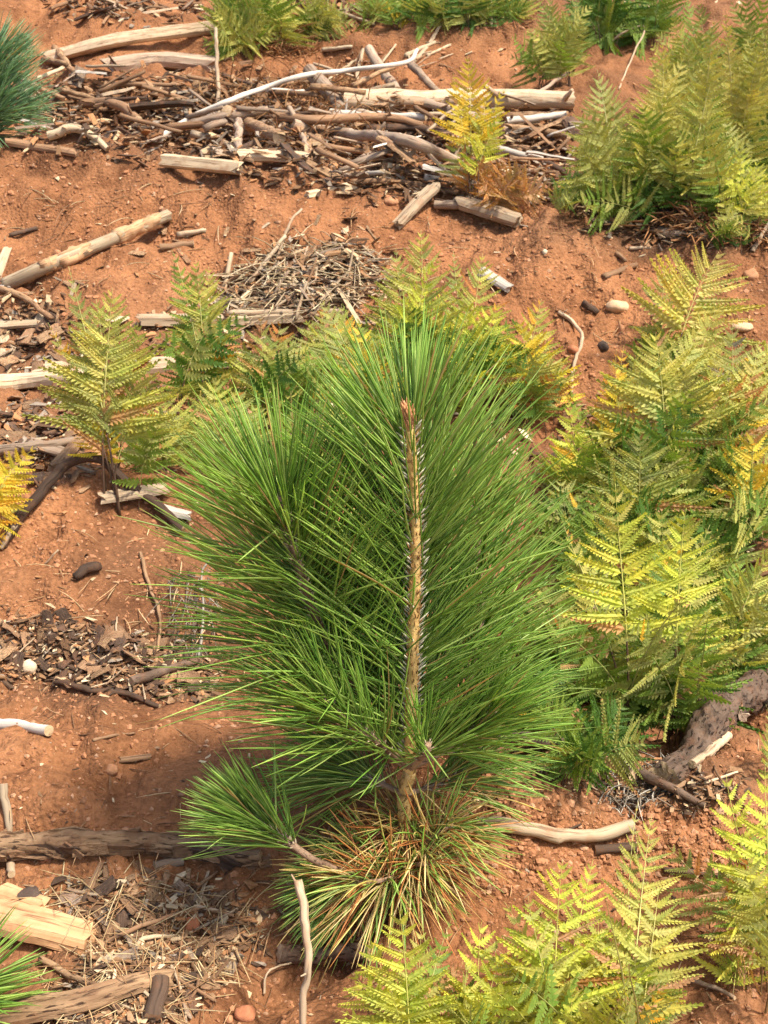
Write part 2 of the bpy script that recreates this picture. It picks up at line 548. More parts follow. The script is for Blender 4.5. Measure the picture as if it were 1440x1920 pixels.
def stick(name, label, cat, pts, wpx, mat, w2=None, rough=0.20, sides=10, n=None, lift=0.6, stubs=0, group=None, ends=True, knots=2, jag=0.25, freq=14):
    P0 = path3d(pts, wpx / 2, lift)
    mp = mpp(P0.mean(0))
    r0 = wpx / 2 * mp; r1 = (w2 if w2 is not None else wpx * 0.8) / 2 * mp
    base = P0.mean(0).copy(); base[2] = P0[:, 2].min() - r0
    L = np.linalg.norm(np.diff(P0, axis=0), axis=1).sum()
    n = max(n or 0, int(np.clip(L / (r0 * 1.3), 7, 60)))
    P = spline(P0 - base, n)
    P[:, 0] += 0.9 * r0 * fbm(np.linspace(0, min(8, L / r0 / 9), n) + random.random() * 50, np.ones(n), 1.0, 3, 4); P[:, 1] += 0.9 * r0 * fbm(np.linspace(0, min(8, L / r0 / 9), n) + random.random() * 50, np.ones(n), 1.0, 3, 14)
    P[:, 2] += 0.22 * r0 * fbm(np.linspace(0, 3, n) + random.random() * 50, np.zeros(n), 1.7, 2, 3)
    rad = np.linspace(r0, r1, n) * (1 + (.07 if L / r0 > 40 else .10 if r0 > .012 else .22) * fbm(np.linspace(0, L / r0 / 7, n) + random.random() * 50, np.zeros(n), 1.0, 2, 24))
    big = stubs or (ends and r0 * 2 / mp >= 14)
    if L / r0 > 40: rough *= .4; knots = 0
    Vv, Fv, g = tube(P, rad, sides, rough, knots=knots, jag=jag * r0, freq=freq, caps=not big)
    if not big:
        o = link(name, make_mesh(name, Vv, Fv, M[mat], grain=g), None, base)
        return tag(o, label, cat, group)
    root = link(name, None, None, base)
    tag(root, label, cat, group)
    link('shaft', make_mesh('shaft', Vv, Fv, M[mat], grain=g), root)
    for k in (0, n - 1):                                         # worn cut ends
        ring = Vv[k * sides:(k + 1) * sides]
        c = ring.mean(0); T = P[1] - P[0] if k == 0 else P[-1] - P[-2]; T = T / np.linalg.norm(T) * (-1 if k == 0 else 1)
        inner = c + (ring - c) * 0.5 + T * r0 * 0.05
        vv = np.vstack([ring, inner, c + T * r0 * 0.02])
        ff = []
        for j in range(sides):
            q = (j + 1) % sides
            ff += [(j, q, sides + q, sides + j), (sides + j, sides + q, 2 * sides)]
        gr = np.hstack([(vv - c)[:, :2], (vv - c)[:, 2:3]])
        link('cut_end', make_mesh('cut_end', vv, ff, M['end'], grain=gr), root)
    for _ in range(stubs):                                       # broken side twigs
        i = random.randrange(1, n - 1)
        d = np.array([random.uniform(-1, 1), random.uniform(-1, 1), random.uniform(0.2, 1)]); d /= np.linalg.norm(d)
        q = np.array([P[i], P[i] + d * rad[i] * 1.6, P[i] + d * rad[i] * random.uniform(2.2, 4) + np.array([0, 0, rad[i] * .3])])
        vv, ff, gr = tube(spline(q, 4), np.linspace(rad[i] * .4, rad[i] * .18, 4), 6, 0.15)
        link('branch_stub', make_mesh('branch_stub', vv, ff, M[mat], grain=gr), root)
    return root


def split_wood(name, label, cat, pts, wpx, hpx, mat, w2=None, lift=0.5, roll=0.0, ends=True, group=None, jag=1.6, n=None):
    """a split or sawn slab: flat-faced irregular section, splintered ends"""
    P0 = path3d(pts, hpx / 2, lift)
    mp = mpp(P0.mean(0))
    base = P0.mean(0).copy(); base[2] = P0[:, 2].min() - hpx / 2 * mp
    n = n or 12
    P = spline(P0 - base, n)
    w = np.linspace(wpx / 2 * mp, (w2 if w2 is not None else wpx * .85) / 2 * mp, n); h = np.full(n, hpx / 2 * mp)
    h = h * (1 + 0.12 * fbm(np.linspace(0, 4, n) + random.random() * 40, np.zeros(n), 1, 2, 8))
    prof = np.array([(-1, -.75), (-.35, -1), (.4, -.95), (1, -.6), (1.03, .1), (.8, .75), (.35, 1.0), (-.25, .88), (-.75, .98), (-1.02, .35)])
    prof = prof * (1 + rng.normal(0, .06, prof.shape))
    c_, s_ = math.cos(roll), math.sin(roll)
    prof = prof @ np.array([[c_, s_], [-s_, c_]])
    rad = np.stack([w, h], 1)
    Vv, Fv, g = tube(P, rad, prof=prof, rough=0.10, freq=9, jag=jag * h[0])
    me = make_mesh(name, Vv, Fv, M[mat], smooth=False, grain=g)
    return tag(link(name, me, None, base), label, cat, group)


def stone(name, label, px, py, wpx, hpx, mat, sink=0.45, group=None):
    p = gp(px, py + hpx * 0.4); mp = mpp(p)
    import bmesh
    bm = bmesh.new(); bmesh.ops.create_icosphere(bm, subdivisions=3, radius=1)
    s = random.random() * 90
    for v in bm.verts:
        c = v.co
        k = 1 + 0.22 * float(fbm(np.array(c.x * 1.1 + s), np.array(c.y * 1.1 + c.z * 0.9), 1.0, 3, 60))
        for q in ((0.8, .3, .52), (-.6, .5, .6), (.1, -.8, .58), (-.3, -.3, .9)):
            d = c.x * q[0] + c.y * q[1] + c.z * q[2]
            if d > 0.78: k *= 1 - (d - 0.78) * 0.8
        v.co = c * k
    me = bpy.data.meshes.new(name); bm.to_mesh(me); bm.free()
    me.polygons.foreach_set('use_smooth', [True] * len(me.polygons)); me.materials.append(M[mat])
    o = link(name, me, None, (p[0], p[1], p[2] + hpx * mp * (0.5 - sink)))
    o.scale = (wpx * mp / 2, (wpx + hpx) / 2 * mp / 2, hpx * mp / 2 * 1.1); o.rotation_euler = (0, 0, random.uniform(0, 6))
    if abs(wpx - hpx) > 5: o.rotation_euler = (0, random.uniform(-.2, .2), random.choice((0, PI)) + random.uniform(-.3, .3))
    return tag(o, label, 'stone', group)


# ------------------------------------------------------------------ hand-placed dead wood
# -- long heap of dead branches behind the ridge, and the wood beyond it
split_wood('split_log', 'long pale split log slanting across the red soil at the upper left', 'log', [(95, 122, .02), (230, 92, .03), (400, 66, .02)], 32, 24, 'pale', 8, .5, .3, n=18)
split_wood('weathered_slab', 'grey weathered slab lying below the pale split log at the upper left', 'log', [(215, 128), (300, 118), (392, 126)], 46, 28, 'grey', 40, .3)
stick('bleached_branch', 'long thin white bleached branch bent across the heap of dead branches', 'branch', [(300, 276, .03), (360, 252, .06), (430, 240, .10), (500, 222, .12), (560, 206, .13), (640, 198, .14), (720, 190, .14), (768, 182, .15), (782, 170, .17)], 11, 'white', 8, .1, 8, 40, knots=4)
stick('big_log', 'thick pale log lying level behind the yellow fern', 'log', [(650, 208, .02), (860, 207, .02), (1075, 208, .02)], 38, 'pale', 35, .14, 16, 40, .6, stubs=2, freq=5)
stick('small_log', 'slim pale pole directly below the thick pale log', 'log', [(850, 232, .02), (1065, 228, .02)], 14, 'tanbark', 12)
stick('small_log', 'pale grey pole ending below the white branch in the heap', 'log', [(620, 238, .05), (700, 244, .05), (800, 247, .05)], 15, 'white', 13, stubs=1)
stick('small_log', 'bright pale pole right of the yellow fern stem', 'log', [(950, 250, .04), (1060, 242, .05)], 15, 'white', 12)
stick('small_log', 'rough tan pole right of the yellow fern, under the bright pale one', 'log', [(930, 256, .03), (1000, 262, .03), (1065, 274, .03)], 15, 'tanbark', 14)
stick('dead_branch', 'long grey branch running down to the foot of the yellow fern', 'branch', [(555, 270, .06), (650, 292, .07), (760, 312, .07), (870, 338, .04)], 24, 'grey', 19, .12, 10, 24, stubs=3)
stick('dead_branch', 'thick brown branch with peeled end in the middle of the heap', 'branch', [(430, 250, .07), (470, 268, .06), (525, 288, .04)], 25, 'tanbark', 22, .15, 10, 12, stubs=1)
stick('dead_branch', 'dark grey charred branch left of the yellow fern', 'branch', [(690, 275, .06), (770, 272, .06), (850, 282, .05)], 16, 'dark', 13)
stick('dead_branch', 'grey knobbly branch crossing behind the yellow fern stem', 'branch', [(795, 225, .06), (860, 240, .05), (960, 262, .02)], 17, 'grey', 13, .2, stubs=2)
stick('dead_branch', 'brown branch sagging across the centre of the heap', 'branch', [(520, 262, .08), (600, 268, .08), (720, 262, .08), (790, 268, .06)], 18, 'brown', 13, .14, stubs=2)
stick('dead_branch', 'slim grey branch lying under the white branch at its left end', 'branch', [(360, 258, .04), (430, 250, .06), (500, 240, .06)], 18, 'grey', 15, .15)
stick('dead_branch', 'rough dark branch in the left end of the heap', 'branch', [(160, 212, .03), (215, 222, .05), (262, 248, .04)], 19, 'brown', 16, .2, stubs=1)
stick('log_stub', 'short thick grey log stub leaning behind the white branch', 'log', [(588, 185, .10), (640, 232, .03)], 28, 'grey', 28, .07, 12, 8)
stick('log_stub', 'slim grey log stub pointing up above the white branch', 'log', [(692, 148, .12), (742, 190, .03)], 19, 'grey', 18, .06, 12, 8)
stick('log_stub', 'short round stub standing upright in the heap', 'log', [(450, 276, .10), (447, 320, 0)], 15, 'grey', 15, .06, 10, 6, .3)
stick('dark_limb', 'dark grey limb end poking up beside the tip of the white branch', 'branch', [(770, 155, .08), (800, 180, .05), (835, 195, .01)], 17, 'grey', 12)
split_wood('split_board', 'grey split board with a pale top edge in the front of the heap', 'board', [(455, 310, .02), (570, 314, .02)], 26, 22, 'pale', 24, .6)
split_wood('split_block', 'split block with a bright cream top at the front edge of the heap', 'wood block', [(320, 322, .02), (440, 334, .02)], 26, 26, 'cream', 24, .6, .25)
stick('curved_branch', 'stout curved pale branch at the left front of the heap', 'branch', [(95, 266, .01), (150, 264, .03), (202, 290, .01)], 19, 'cream', 12, .07, 10, 12)
split_wood('bark_slab', 'long dark bark slab below the curved pale branch', 'bark', [(20, 270), (140, 290)], 24, 14, 'brown', 20, .5)
stick('forked_twig', 'dark forked twig hanging over the front of the heap', 'branch', [(545, 262, .12), (570, 300, .08), (590, 335, .02)], 11, 'grey', 7, .15, stubs=3)
stick('small_log', 'brown pole lying along the front of the heap', 'log', [(660, 350, .01), (760, 352, .01), (860, 372, .01)], 12, 'brown', 10)
split_wood('wood_splinter', 'pale splinter of wood on the soil right of the cream block', 'wood splinter', [(580, 368), (660, 352)], 16, 12, 'cream', 20, .6)
split_wood('split_stick', 'split pale stick leaning left of the yellow fern foot', 'stick', [(750, 428, .01), (782, 405, .03), (812, 388, .05)], 16, 18, 'pale', 22, .5)
split_wood('wood_block', 'short pale wood block lying below the yellow fern', 'wood block', [(872, 404, .02), (965, 428, .01)], 28, 27, 'pale', 26, .6)
stick('small_log', 'grey pole end at the foot of the yellow fern', 'log', [(815, 396, .01), (915, 392, .01)], 16, 'grey', 16)
stick('small_log', 'bright grey stick on the soil right of the fern', 'stick', [(930, 292, .02), (1015, 312, .02)], 13, 'white', 11)
stick('thin_pole', 'thin grey pole slanting up behind the thick pale log', 'stick', [(1000, 188, .01), (1070, 155, .05)], 8, 'grey', 6)
stick('dead_branch', 'long dark branch right of the brown dead fern', 'branch', [(960, 305, .03), (1040, 330, .03), (1060, 345, .02)], 14, 'dark', 10, stubs=1)
stick('standing_twig', 'thin pale twig standing up out of the heap', 'stick', [(410, 148, .22), (412, 235, .02)], 7, 'pale', 8, n=8)
stick('thin_branch', 'thin pale branch lying behind the blue green pine', 'branch', [(70, 160, .02), (120, 142, .03)], 8, 'cream', 7)
stick('thin_branch', 'grey branch end sticking out beside the split log', 'branch', [(105, 118, .06), (150, 155, .01)], 13, 'tanbark', 10)
stick('thin_branch', 'thin straight stick on the soil left of the heap', 'stick', [(92, 192), (145, 168)], 7, 'pale', 6)
stick('thin_branch', 'bright splinter stick behind the heap near the log stub', 'stick', [(615, 160, .01), (662, 126, .02)], 8, 'cream', 5)
stick('thin_branch', 'upright pale stick just left of the slim grey stub', 'stick', [(664, 180, .01), (680, 120, .06)], 8, 'pale', 7)
for lab, q, w, mt in (('pale stick lying on the soil above the white branch tip', [(760, 108), (815, 82)], 9, 'cream'),
                      ('short forked pale stick above the white branch tip', [(775, 120), (800, 92)], 9, 'pale'),
                      ('thin pale stick on the upper soil beside the forked one', [(800, 106), (845, 86)], 6, 'cream'),
                      ('pale stick lying at the top beside the upper ferns', [(606, 96), (660, 90)], 8, 'cream'),
                      ('thin stick standing in front of the top row of ferns', [(912, 5, .2), (922, 54)], 7, 'pale'),
                      ('thin pale stick on the ridge soil far left under the heap', [(215, 305), (305, 300)], 7, 'pale')):
    stick('loose_stick', lab, 'stick', q, w, mt)
# white bent stalk among the upper right ferns
stick('bent_stalk', 'thin white dead stalk drooping in front of the upper right ferns', 'stalk', [(1140, 75, .0), (1145, 88, .02), (1165, 95, .08), (1205, 92, .10), (1185, 125, .05), (1160, 168, .0)], 4, 'pale', 3, n=24, sides=6)
stick('bent_stalk', 'straight pale dead stalk leaning through the upper right ferns', 'stalk', [(1205, 100, .2), (1320, 40, .35)], 5, 'cream', 4, sides=6)

# -- the peeled pole with bark rings on the ridge
pp = path3d([(12, 545, .005), (95, 512, .01), (200, 468, .01), (316, 420, .012)], 12, .75)
base = pp.mean(0).copy(); base[2] = pp[:, 2].min() - .02
root = tag(link('peeled_pole', None, None, base), 'pale peeled pole with rings of bark lying on the red ridge', 'log')
mp = mpp(base)
P = spline(pp - base, 40); r = np.linspace(13, 11, 40) * mp
vv, ff, gr = tube(P, r, 14, .06, freq=6, caps=True, jag=.01)
link('shaft', make_mesh('shaft', vv, ff, M['cream'], grain=gr), root)
for a0, a1 in ((10, 12), (14, 19), (27, 32), (33, 36)):
    s = P[a0:a1 + 1]; s = spline(s, 8)
    vv, ff, gr = tube(s, np.full(8, r[20] * 1.08) * (1 + .10 * rng.random(8)), 14, .5, freq=16, jag=.022)
    link('bark_ring', make_mesh('bark_ring', vv, ff, M['peel'], grain=gr), root)
q = np.array([P[0], P[0] + (P[0] - P[3]) * .5 + np.array([.01, 0, -.01])])
for dx in (-.012, .016):
    vv, ff, gr = tube(spline([P[1], P[0] + np.array([dx, -.02, -.005])], 4), np.linspace(r[0] * .7, r[0] * .3, 4), 7, .2)
    link('splinter', make_mesh('splinter', vv, ff, M['white'], grain=gr), root)

# -- middle left
split_wood('split_beam', 'broad pale split beam entering at the left edge behind the fern', 'log', [(-60, 736, .01), (40, 730, .01), (145, 722, .01)], 40, 26, 'cream', 30, .6, n=16)
split_wood('split_beam', 'pale split beam continuing right behind the fern stems', 'log', [(290, 700, .01), (440, 690, .01)], 34, 26, 'pale', 28, .6)
split_wood('split_beam', 'flat pale plank lying below the straw heap', 'board', [(270, 612, .01), (440, 612, .01), (560, 606, .01)], 26, 20, 'pale', 22, .5, n=16)
stick('small_log', 'long pale pole lying below the straw heap toward the centre', 'log', [(430, 604, .02), (640, 600, .02)], 13, 'pale', 11)
stick('thin_branch', 'brown stick slanting down to the fern at the left', 'stick', [(-10, 552, .02), (45, 572, .02), (98, 606, .01)], 12, 'tanbark', 10)
split_wood('split_beam', 'short pale plank at the left edge under the slanting stick', 'board', [(-20, 614), (85, 608)], 24, 12, 'cream', 20, .5)
stick('dead_branch', 'grey weathered root lying left below the pale beam', 'branch', [(-20, 862, .01), (60, 852, .01), (140, 838, .01)], 22, 'grey', 16, .2, stubs=1)
split_wood('bark_slab', 'large grey brown bark slab left of the fern foot', 'bark', [(90, 800, .01), (175, 812, .01)], 34, 14, 'brown', 26, .5)
split_wood('bark_slab', 'dark bark slab under the left fern', 'bark', [(60, 835), (150, 862)], 30, 14, 'grey', 24, .5)
split_wood('bark_slab', 'broad flat tan slab standing in litter by the dark curved branch', 'bark', [(105, 885, .01), (150, 850, .03)], 26, 12, 'tanbark', 20, .5)
split_wood('wood_splinter', 'short bright splinter above the pale beam', 'wood splinter', [(66, 702), (110, 697)], 13, 11, 'cream', 13, .6)
split_wood('wood_splinter', 'pale bark wedge at the left edge of the ridge', 'wood splinter', [(-8, 520), (14, 478, .01)], 22, 12, 'pale', 14, .5)
stick('curved_root', 'dark curved branch arching over the hollow at the left', 'branch', [(5, 1030, .0), (60, 960, .015), (115, 912, .03), (160, 900, .045), (205, 908, .05), (240, 940, .04), (290, 968, .025), (345, 1005, .01)], 21, 'dark', 18, .16, 12, 40, stubs=2, knots=6)
stick('thin_branch', 'pale bare tip at the lower end of the dark curved branch', 'stick', [(2, 1034, .004), (34, 992, .012)], 9, 'pale', 12)
split_wood('wood_block', 'grey and pale wood block under the dark curved branch', 'wood block', [(200, 948, .012), (310, 932, .014)], 26, 18, 'pale', 22, .6)
split_wood('wood_block', 'small white wood block beside the left needles', 'wood block', [(305, 968, .012), (350, 978, .01)], 20, 16, 'white', 16, .6)
stick('hanging_root', 'thin wavy brown root running down the hollow face', 'root', [(264, 1042, .004), (272, 1075, .005), (285, 1115, .005), (298, 1150, .006), (300, 1190, .004), (293, 1245, .003)], 8, 'tanbark', 6, n=30, sides=7)
stick('dark_root', 'dark wavy root along the lower edge of the hollow litter', 'root', [(110, 1285, .004), (165, 1300, .006), (230, 1308, .006), (300, 1330, .004)], 14, 'dark', 10, .2, stubs=1)
stick('dark_root', 'dark broken root in the litter nearest the pine', 'root', [(250, 1290, .01), (320, 1268, .012), (372, 1250, .01)], 18, 'bark', 14, .25)
stick('white_twig', 'white dead twig standing beside the left edge of the pine', 'twig', [(372, 1240, .0), (383, 1180, .03), (382, 1130, .06), (400, 1105, .075)], 6, 'white', 3, n=16, sides=6, stubs=4, ends=False)
stick('white_stick', 'smooth white stick entering at the left edge', 'stick', [(-40, 1376, .022), (98, 1384, .012)], 22, 'white', 19, .1, 12, 12)
stick('thin_branch', 'small dark twig lying on the bare soil of the left ridge', 'twig', [(175, 1390), (215, 1380), (252, 1376)], 6, 'brown', 4, sides=6)
split_wood('bark_piece', 'flat reddish bark piece on the soil of the left ridge', 'bark', [(228, 1426), (278, 1420)], 13, 8, 'brown', 11, .5)
stick('burnt_knot', 'dark burnt knot of wood lying in the left hollow', 'wood knot', [(142, 1092, .004), (162, 1078, .008), (186, 1072, .006)], 19, 'dark', 20, .25, 10, 8, ends=False)
stick('thin_branch', 'tiny pale twig on the slope above the burnt knot', 'twig', [(84, 1059), (110, 1032)], 5, 'cream', 3, sides=6)
# -- lower left
LEFTLOG = stick('bark_log', 'long rough bark covered log lying across the lower left', 'log', [(-60, 1588, .0), (60, 1592, .002), (190, 1592, .002), (330, 1597, .001), (490, 1612, -.004)], 46, 'tanbark', 30, .42, 22, 60, .55, stubs=0, knots=14, freq=12)
stick('upright_peg', 'pale peg standing upright behind the bark log', 'stick', [(13, 1500, .028), (17, 1568, .0)], 15, 'pale', 15, .05, 10, 8)
stick('upright_peg', 'short pale peg end showing below the bark log', 'stick', [(20, 1625, .0), (23, 1643, .0)], 16, 'pale', 16, .05, 10, 6)
stick('log_stub', 'short dark stub tucked under the bark log', 'log', [(288, 1628, .002), (346, 1620, .004)], 18, 'grey', 15, .12, 10, 8)
split_wood('wood_block', 'large orange split wood block at the lower left edge', 'wood block', [(-60, 1722, .012), (60, 1750, .012), (150, 1772, .01)], 70, 44, 'orange', 56, .4, .15, n=14)
split_wood('wood_block', 'smaller pale wood block resting behind the large orange one', 'wood block', [(12, 1690, .012), (76, 1712, .012)], 36, 22, 'orange', 32, .5, .1)
stone('dark_stone', 'dark grey rounded lump behind the orange wood blocks', 58, 1670, 56, 28, 'darkstone')
stick('dry_stick', 'long thin stick leaning across the lower left litter', 'stick', [(80, 1810, .01), (130, 1842, .012), (190, 1870, .012), (228, 1908, .008)], 13, 'tanbark', 11, sides=9)
split_wood('rotten_log', 'rotten splintered log along the lower left bottom edge', 'log', [(20, 1912, .006), (150, 1895, .012), (260, 1862, .012), (310, 1850, .008)], 54, 30, 'tanbark', 30, .4, .2, n=18)
stick('dark_stub', 'dark charred stub with a pale cut end at the bottom left', 'log', [(300, 1862, .014), (296, 1925, .012)], 34, 'dark', 34, .12, 12, 8)
stick('dark_stub', 'dark bark stub lying right of the leaning stick', 'log', [(528, 1800, .004), (600, 1805, .004), (690, 1798, .004)], 36, 'bark', 30, .2, 14, 16)
stick('leaning_stick', 'pale thin stick standing in front of the pine at the bottom', 'stick', [(562, 1655, 0, 1.20), (570, 1720, 0, 1.175), (577, 1800, 0, 1.15), (566, 1935, 0, 1.12)], 17, 'pale', 13, .12, 10, 22, stubs=3, knots=4)
stick('curved_twig', 'curved cream twig on the lower left litter', 'twig', [(205, 1805, .004), (250, 1792, .006), (268, 1772, .01), (300, 1766, .008), (330, 1762, .005)], 10, 'cream', 7)
stick('curved_twig', 'dark bent twig beside the curved cream twig', 'twig', [(338, 1775, .008), (360, 1815, .008), (372, 1848, .006), (355, 1885, .004)], 8, 'brown', 6)
stick('curved_twig', 'pale crooked twig right of the dark stub', 'twig', [(322, 1820, .008), (338, 1860, .008), (350, 1925, .006)], 7, 'pale', 6, stubs=2, ends=False)
stick('curved_twig', 'thin pale arched twig left of the leaning stick', 'twig', [(494, 1868, .003), (505, 1842, .02), (548, 1822, .018)], 5, 'pale', 4, sides=6)
stick('long_twig', 'brown twig crossing the lower left litter', 'twig', [(205, 1770, .004), (270, 1745, .008), (370, 1712, .006), (440, 1722, .004)], 9, 'brown', 7, stubs=2, ends=False)
stick('long_twig', 'thin tan root curving beside the bark log foot', 'twig', [(352, 1700, .003), (372, 1670, .006), (410, 1638, .003)], 8, 'tanbark', 6)
stick('long_twig', 'pale straight twig at the lower centre litter', 'twig', [(290, 1708, .006), (360, 1706, .006), (430, 1718, .005)], 8, 'pale', 6)
# -- right of the pine
stick('smooth_branch', 'smooth pale branch lying right of the pine foot', 'branch', [(905, 1552, .004), (960, 1560, .006), (1040, 1580, .007), (1120, 1578, .008), (1185, 1562, .008)], 27, 'pale', 24, .06, 14, 26, .6)
stick('dark_stub', 'dark charred stub under the right end of the smooth branch', 'log', [(1118, 1600, .001), (1190, 1592, .002)], 20, 'dark', 18, .15)
stick('thin_twig', 'thin dark twig behind the smooth branch', 'twig', [(1040, 1572, .004), (1090, 1550, .004)], 6, 'dark', 4, sides=6)
BARKLOG = stick('thick_bark_log', 'thick rough bark log leaning out from under the right ferns', 'log', [(1420, 1300, .012), (1350, 1365, .01), (1290, 1430, .006), (1245, 1470, .004)], 68, 'bark', 54, .5, 28, 60, .3, stubs=0, knots=8, freq=30)
stick('pale_stick', 'short pale stick lying against the thick bark log', 'stick', [(1362, 1398, .016), (1298, 1446, .008)], 18, 'pale', 16, .06, 10, 10)
DARKBR = stick('dark_branch', 'long dark branch running under the ferns right of the pine', 'branch', [(915, 1405, .02), (1010, 1412, .02), (1100, 1432, .018), (1180, 1470, .012)], 27, 'bark', 20, .2, 12, 26, stubs=2)
stick('dark_branch', 'dark knotted branch below the thick bark log', 'branch', [(1200, 1468, .012), (1260, 1495, .012), (1318, 1520, .006)], 22, 'bark', 12, .2, stubs=1)
stick('thin_twig', 'thin dark root winding over the soil right of the bark log', 'twig', [(1335, 1395, .008), (1340, 1450, .006), (1380, 1500, .006), (1408, 1530, .004)], 5, 'brown', 4, sides=6)
stick('thin_twig', 'thin straight pale twig right of the knotted branch', 'twig', [(1320, 1476, .006), (1382, 1456, .008)], 6, 'pale', 4, sides=6)
stick('thin_twig', 'grey twig at the lower right beneath the ferns', 'twig', [(1296, 1846, .006), (1340, 1862, .008), (1378, 1880, .006)], 10, 'grey', 7, stubs=1, ends=False)
stick('dark_branch', 'dark branch crossing behind the bottom right fern', 'branch', [(1245, 1640, .006), (1300, 1645, .008), (1350, 1650, .006)], 12, 'dark', 9)
# -- ridge on the right and middle
stick('thin_branch', 'short brown stick on the soil right of the middle ferns', 'stick', [(1130, 524, .0), (1192, 504, .006)], 13, 'brown', 10, .2)
stick('thin_branch', 'small curled bark strip on the right ridge', 'bark', [(1156, 478), (1172, 492)], 10, 'brown', 7)
stick('thin_branch', 'pale thin twig lying on the right ridge under the upper ferns', 'twig', [(1180, 468), (1220, 466)], 7, 'pale', 5)
split_wood('white_slab', 'white broken slab behind the middle ferns', 'board', [(905, 520, .01), (950, 548, .01)], 26, 14, 'white', 20, .5)
stick('forked_root', 'pale forked root on the soil right of the middle ferns', 'root', [(1048, 590, .004), (1075, 612, .008), (1092, 645, .008), (1078, 680, .006), (1070, 740, .004)], 8, 'pale', 6, n=20, sides=8, stubs=3, ends=False)
stick('burnt_knot', 'black burnt crumb of wood near the round tan stone', 'wood knot', [(1092, 572), (1120, 590)], 13, 'dark', 12, .3, ends=False)
split_wood('white_slab', 'weathered grey slab in the shade under the upper right ferns', 'board', [(1230, 440, .005), (1340, 448, .005)], 26, 12, 'grey', 22, .5)
for lab, q, w, mt in (('dark stick on the bare ridge at the far left', [(20, 444), (70, 430)], 9, 'dark'),
                      ('thin pale splinter on the ridge right of the peeled pole', [(335, 443), (386, 435)], 10, 'cream'),
                      ('brown curled bark roll right of the peeled pole', [(303, 470), (362, 462)], 16, 'brown'),
                      ('pale twig leaning up from the straw heap', [(512, 508, .0), (545, 450, .05), (568, 430, .06)], 6, 'pale'),
                      ('pale straight stick standing left of the straw heap', [(418, 552, .0), (436, 502, .04)], 10, 'cream'),
                      ('tan curved stick at the left end of the straw heap', [(470, 545, .02), (520, 490, .04), (535, 470, .04)], 9, 'pale')):
    stick('loose_stick', lab, 'stick', q, w, mt)

# ------------------------------------------------------------------ stones
for lab, px, py, w, h, mt in (
        ('round pale tan stone on the soil right of the middle ferns', 1156, 566, 46, 24, 'tanstone'),
        ('round orange stone on the right ridge near the picture edge', 1408, 508, 30, 22, 'stone'),
        ('red oval stone beside the forked root', 1074, 649, 22, 16, 'redstone'),
        ('upright tan pebble under the round pale stone', 1164, 610, 16, 22, 'stone'),
        ('black round lump right of the forked root', 1131, 643, 22, 20, 'darkstone'),  # black lump set at a dark spot on the ground
        ('small white stone on the ridge under the upper ferns', 1022, 469, 11, 10, 'whitestone'),
        ('orange stone on the bare left ridge', 209, 1436, 24, 22, 'stone'),
        ('red stone in the lower left litter', 356, 1722, 38, 26, 'redstone'),
        ('cream stone below the curved cream twig', 300, 1796, 30, 18, 'whitestone'),
        ('beige block shaped stone in the left hollow litter', 55, 1240, 30, 28, 'whitestone'),
        ('orange red stone at the bottom left of the dark bark stub', 460, 1890, 42, 30, 'redstone'),
        ('small orange stone below the red one at the bottom', 430, 1906, 18, 14, 'stone'),
        ('orange pebble above the lower left litter', 218, 1670, 16, 14, 'stone'),
        ('second orange pebble beside the first above the litter', 243, 1676, 14, 16, 'stone'),
        ('reddish stone at the lower edge of the left hollow', 318, 1236, 26, 24, 'stone'),
        ('tan stone at the left edge of the slope', 24, 1156, 22, 16, 'stone'),
        ('orange stone between the pine foot and the smooth branch', 930, 1580, 36, 22, 'stone'),
        ('pale pebble left of the front ferns', 1043, 1744, 13, 10, 'tanstone'),
        ('reddish clod on the far left ridge under the peeled pole', 108, 470, 16, 14, 'stone'),
        ('tan stone partly hidden by the right ferns', 1390, 606, 40, 18, 'tanstone'),
        ('pale orange stone left of the middle fern heap', 735, 742 - 370, 30, 16, 'stone')):
    stone('stone', lab, px, py, w, h, mt)


# ------------------------------------------------------------------ countable loose sticks and bark chips, by place
def in_poly(poly, n):
    poly = np.array(poly, float); lo, hi = poly.min(0), poly.max(0)
    out = []
    while len(out) < n:
        p = lo + rng.random(2) * (hi - lo)
        x, y = p; ins = False; j = len(poly) - 1
        for i in range(len(poly)):
            if (poly[i, 1] > y) != (poly[j, 1] > y) and x < (poly[j, 0] - poly[i, 0]) * (y - poly[i, 1]) / (poly[j, 1] - poly[i, 1]) + poly[i, 0]: ins = not ins
            j = i
        if ins: out.append(p)
    return np.array(out)


def stick_proto(kind, i):
    n = 7; P = np.zeros((n, 3)); P[:, 0] = np.linspace(-.5, .5, n)
    P[:, 1] = .05 * fbm(np.linspace(0, 2.5, n) + i * 7, np.zeros(n), 1, 2, 5); P[:, 2] = .03 * fbm(np.linspace(0, 2.5, n) + i * 9, np.ones(n), 1, 2, 6)
    if kind == 'round':
        v, f, g = tube(P, np.linspace(.05, .036, n), 7, .2, freq=10, jag=.03)
    else:
        pr = np.array([(-1, -.6), (.2, -1), (1, -.3), (.7, .7), (-.3, .5), (-.9, .4)]) * (1 + rng.normal(0, .15, (6, 2)))
        v, f, g = tube(P, np.stack([np.linspace(.07, .05, n), np.linspace(.035, .025, n)], 1) * (1 + .3 * rng.random((n, 1))), prof=pr, rough=.15, freq=10, jag=.06)
    return v, f, g * np.array([.35, .35, .25])


PROTO = {}
for kind in ('round', 'split'):
    for mt in ('pale', 'cream', 'white', 'grey', 'brown', 'tanbark', 'dark'):
        PROTO[kind, mt] = [make_mesh('stick_%s' % kind, *stick_proto(kind, i)[:2], M[mt], smooth=(kind == 'round'), grain=stick_proto(kind, i)[2]) for i in range(4)]


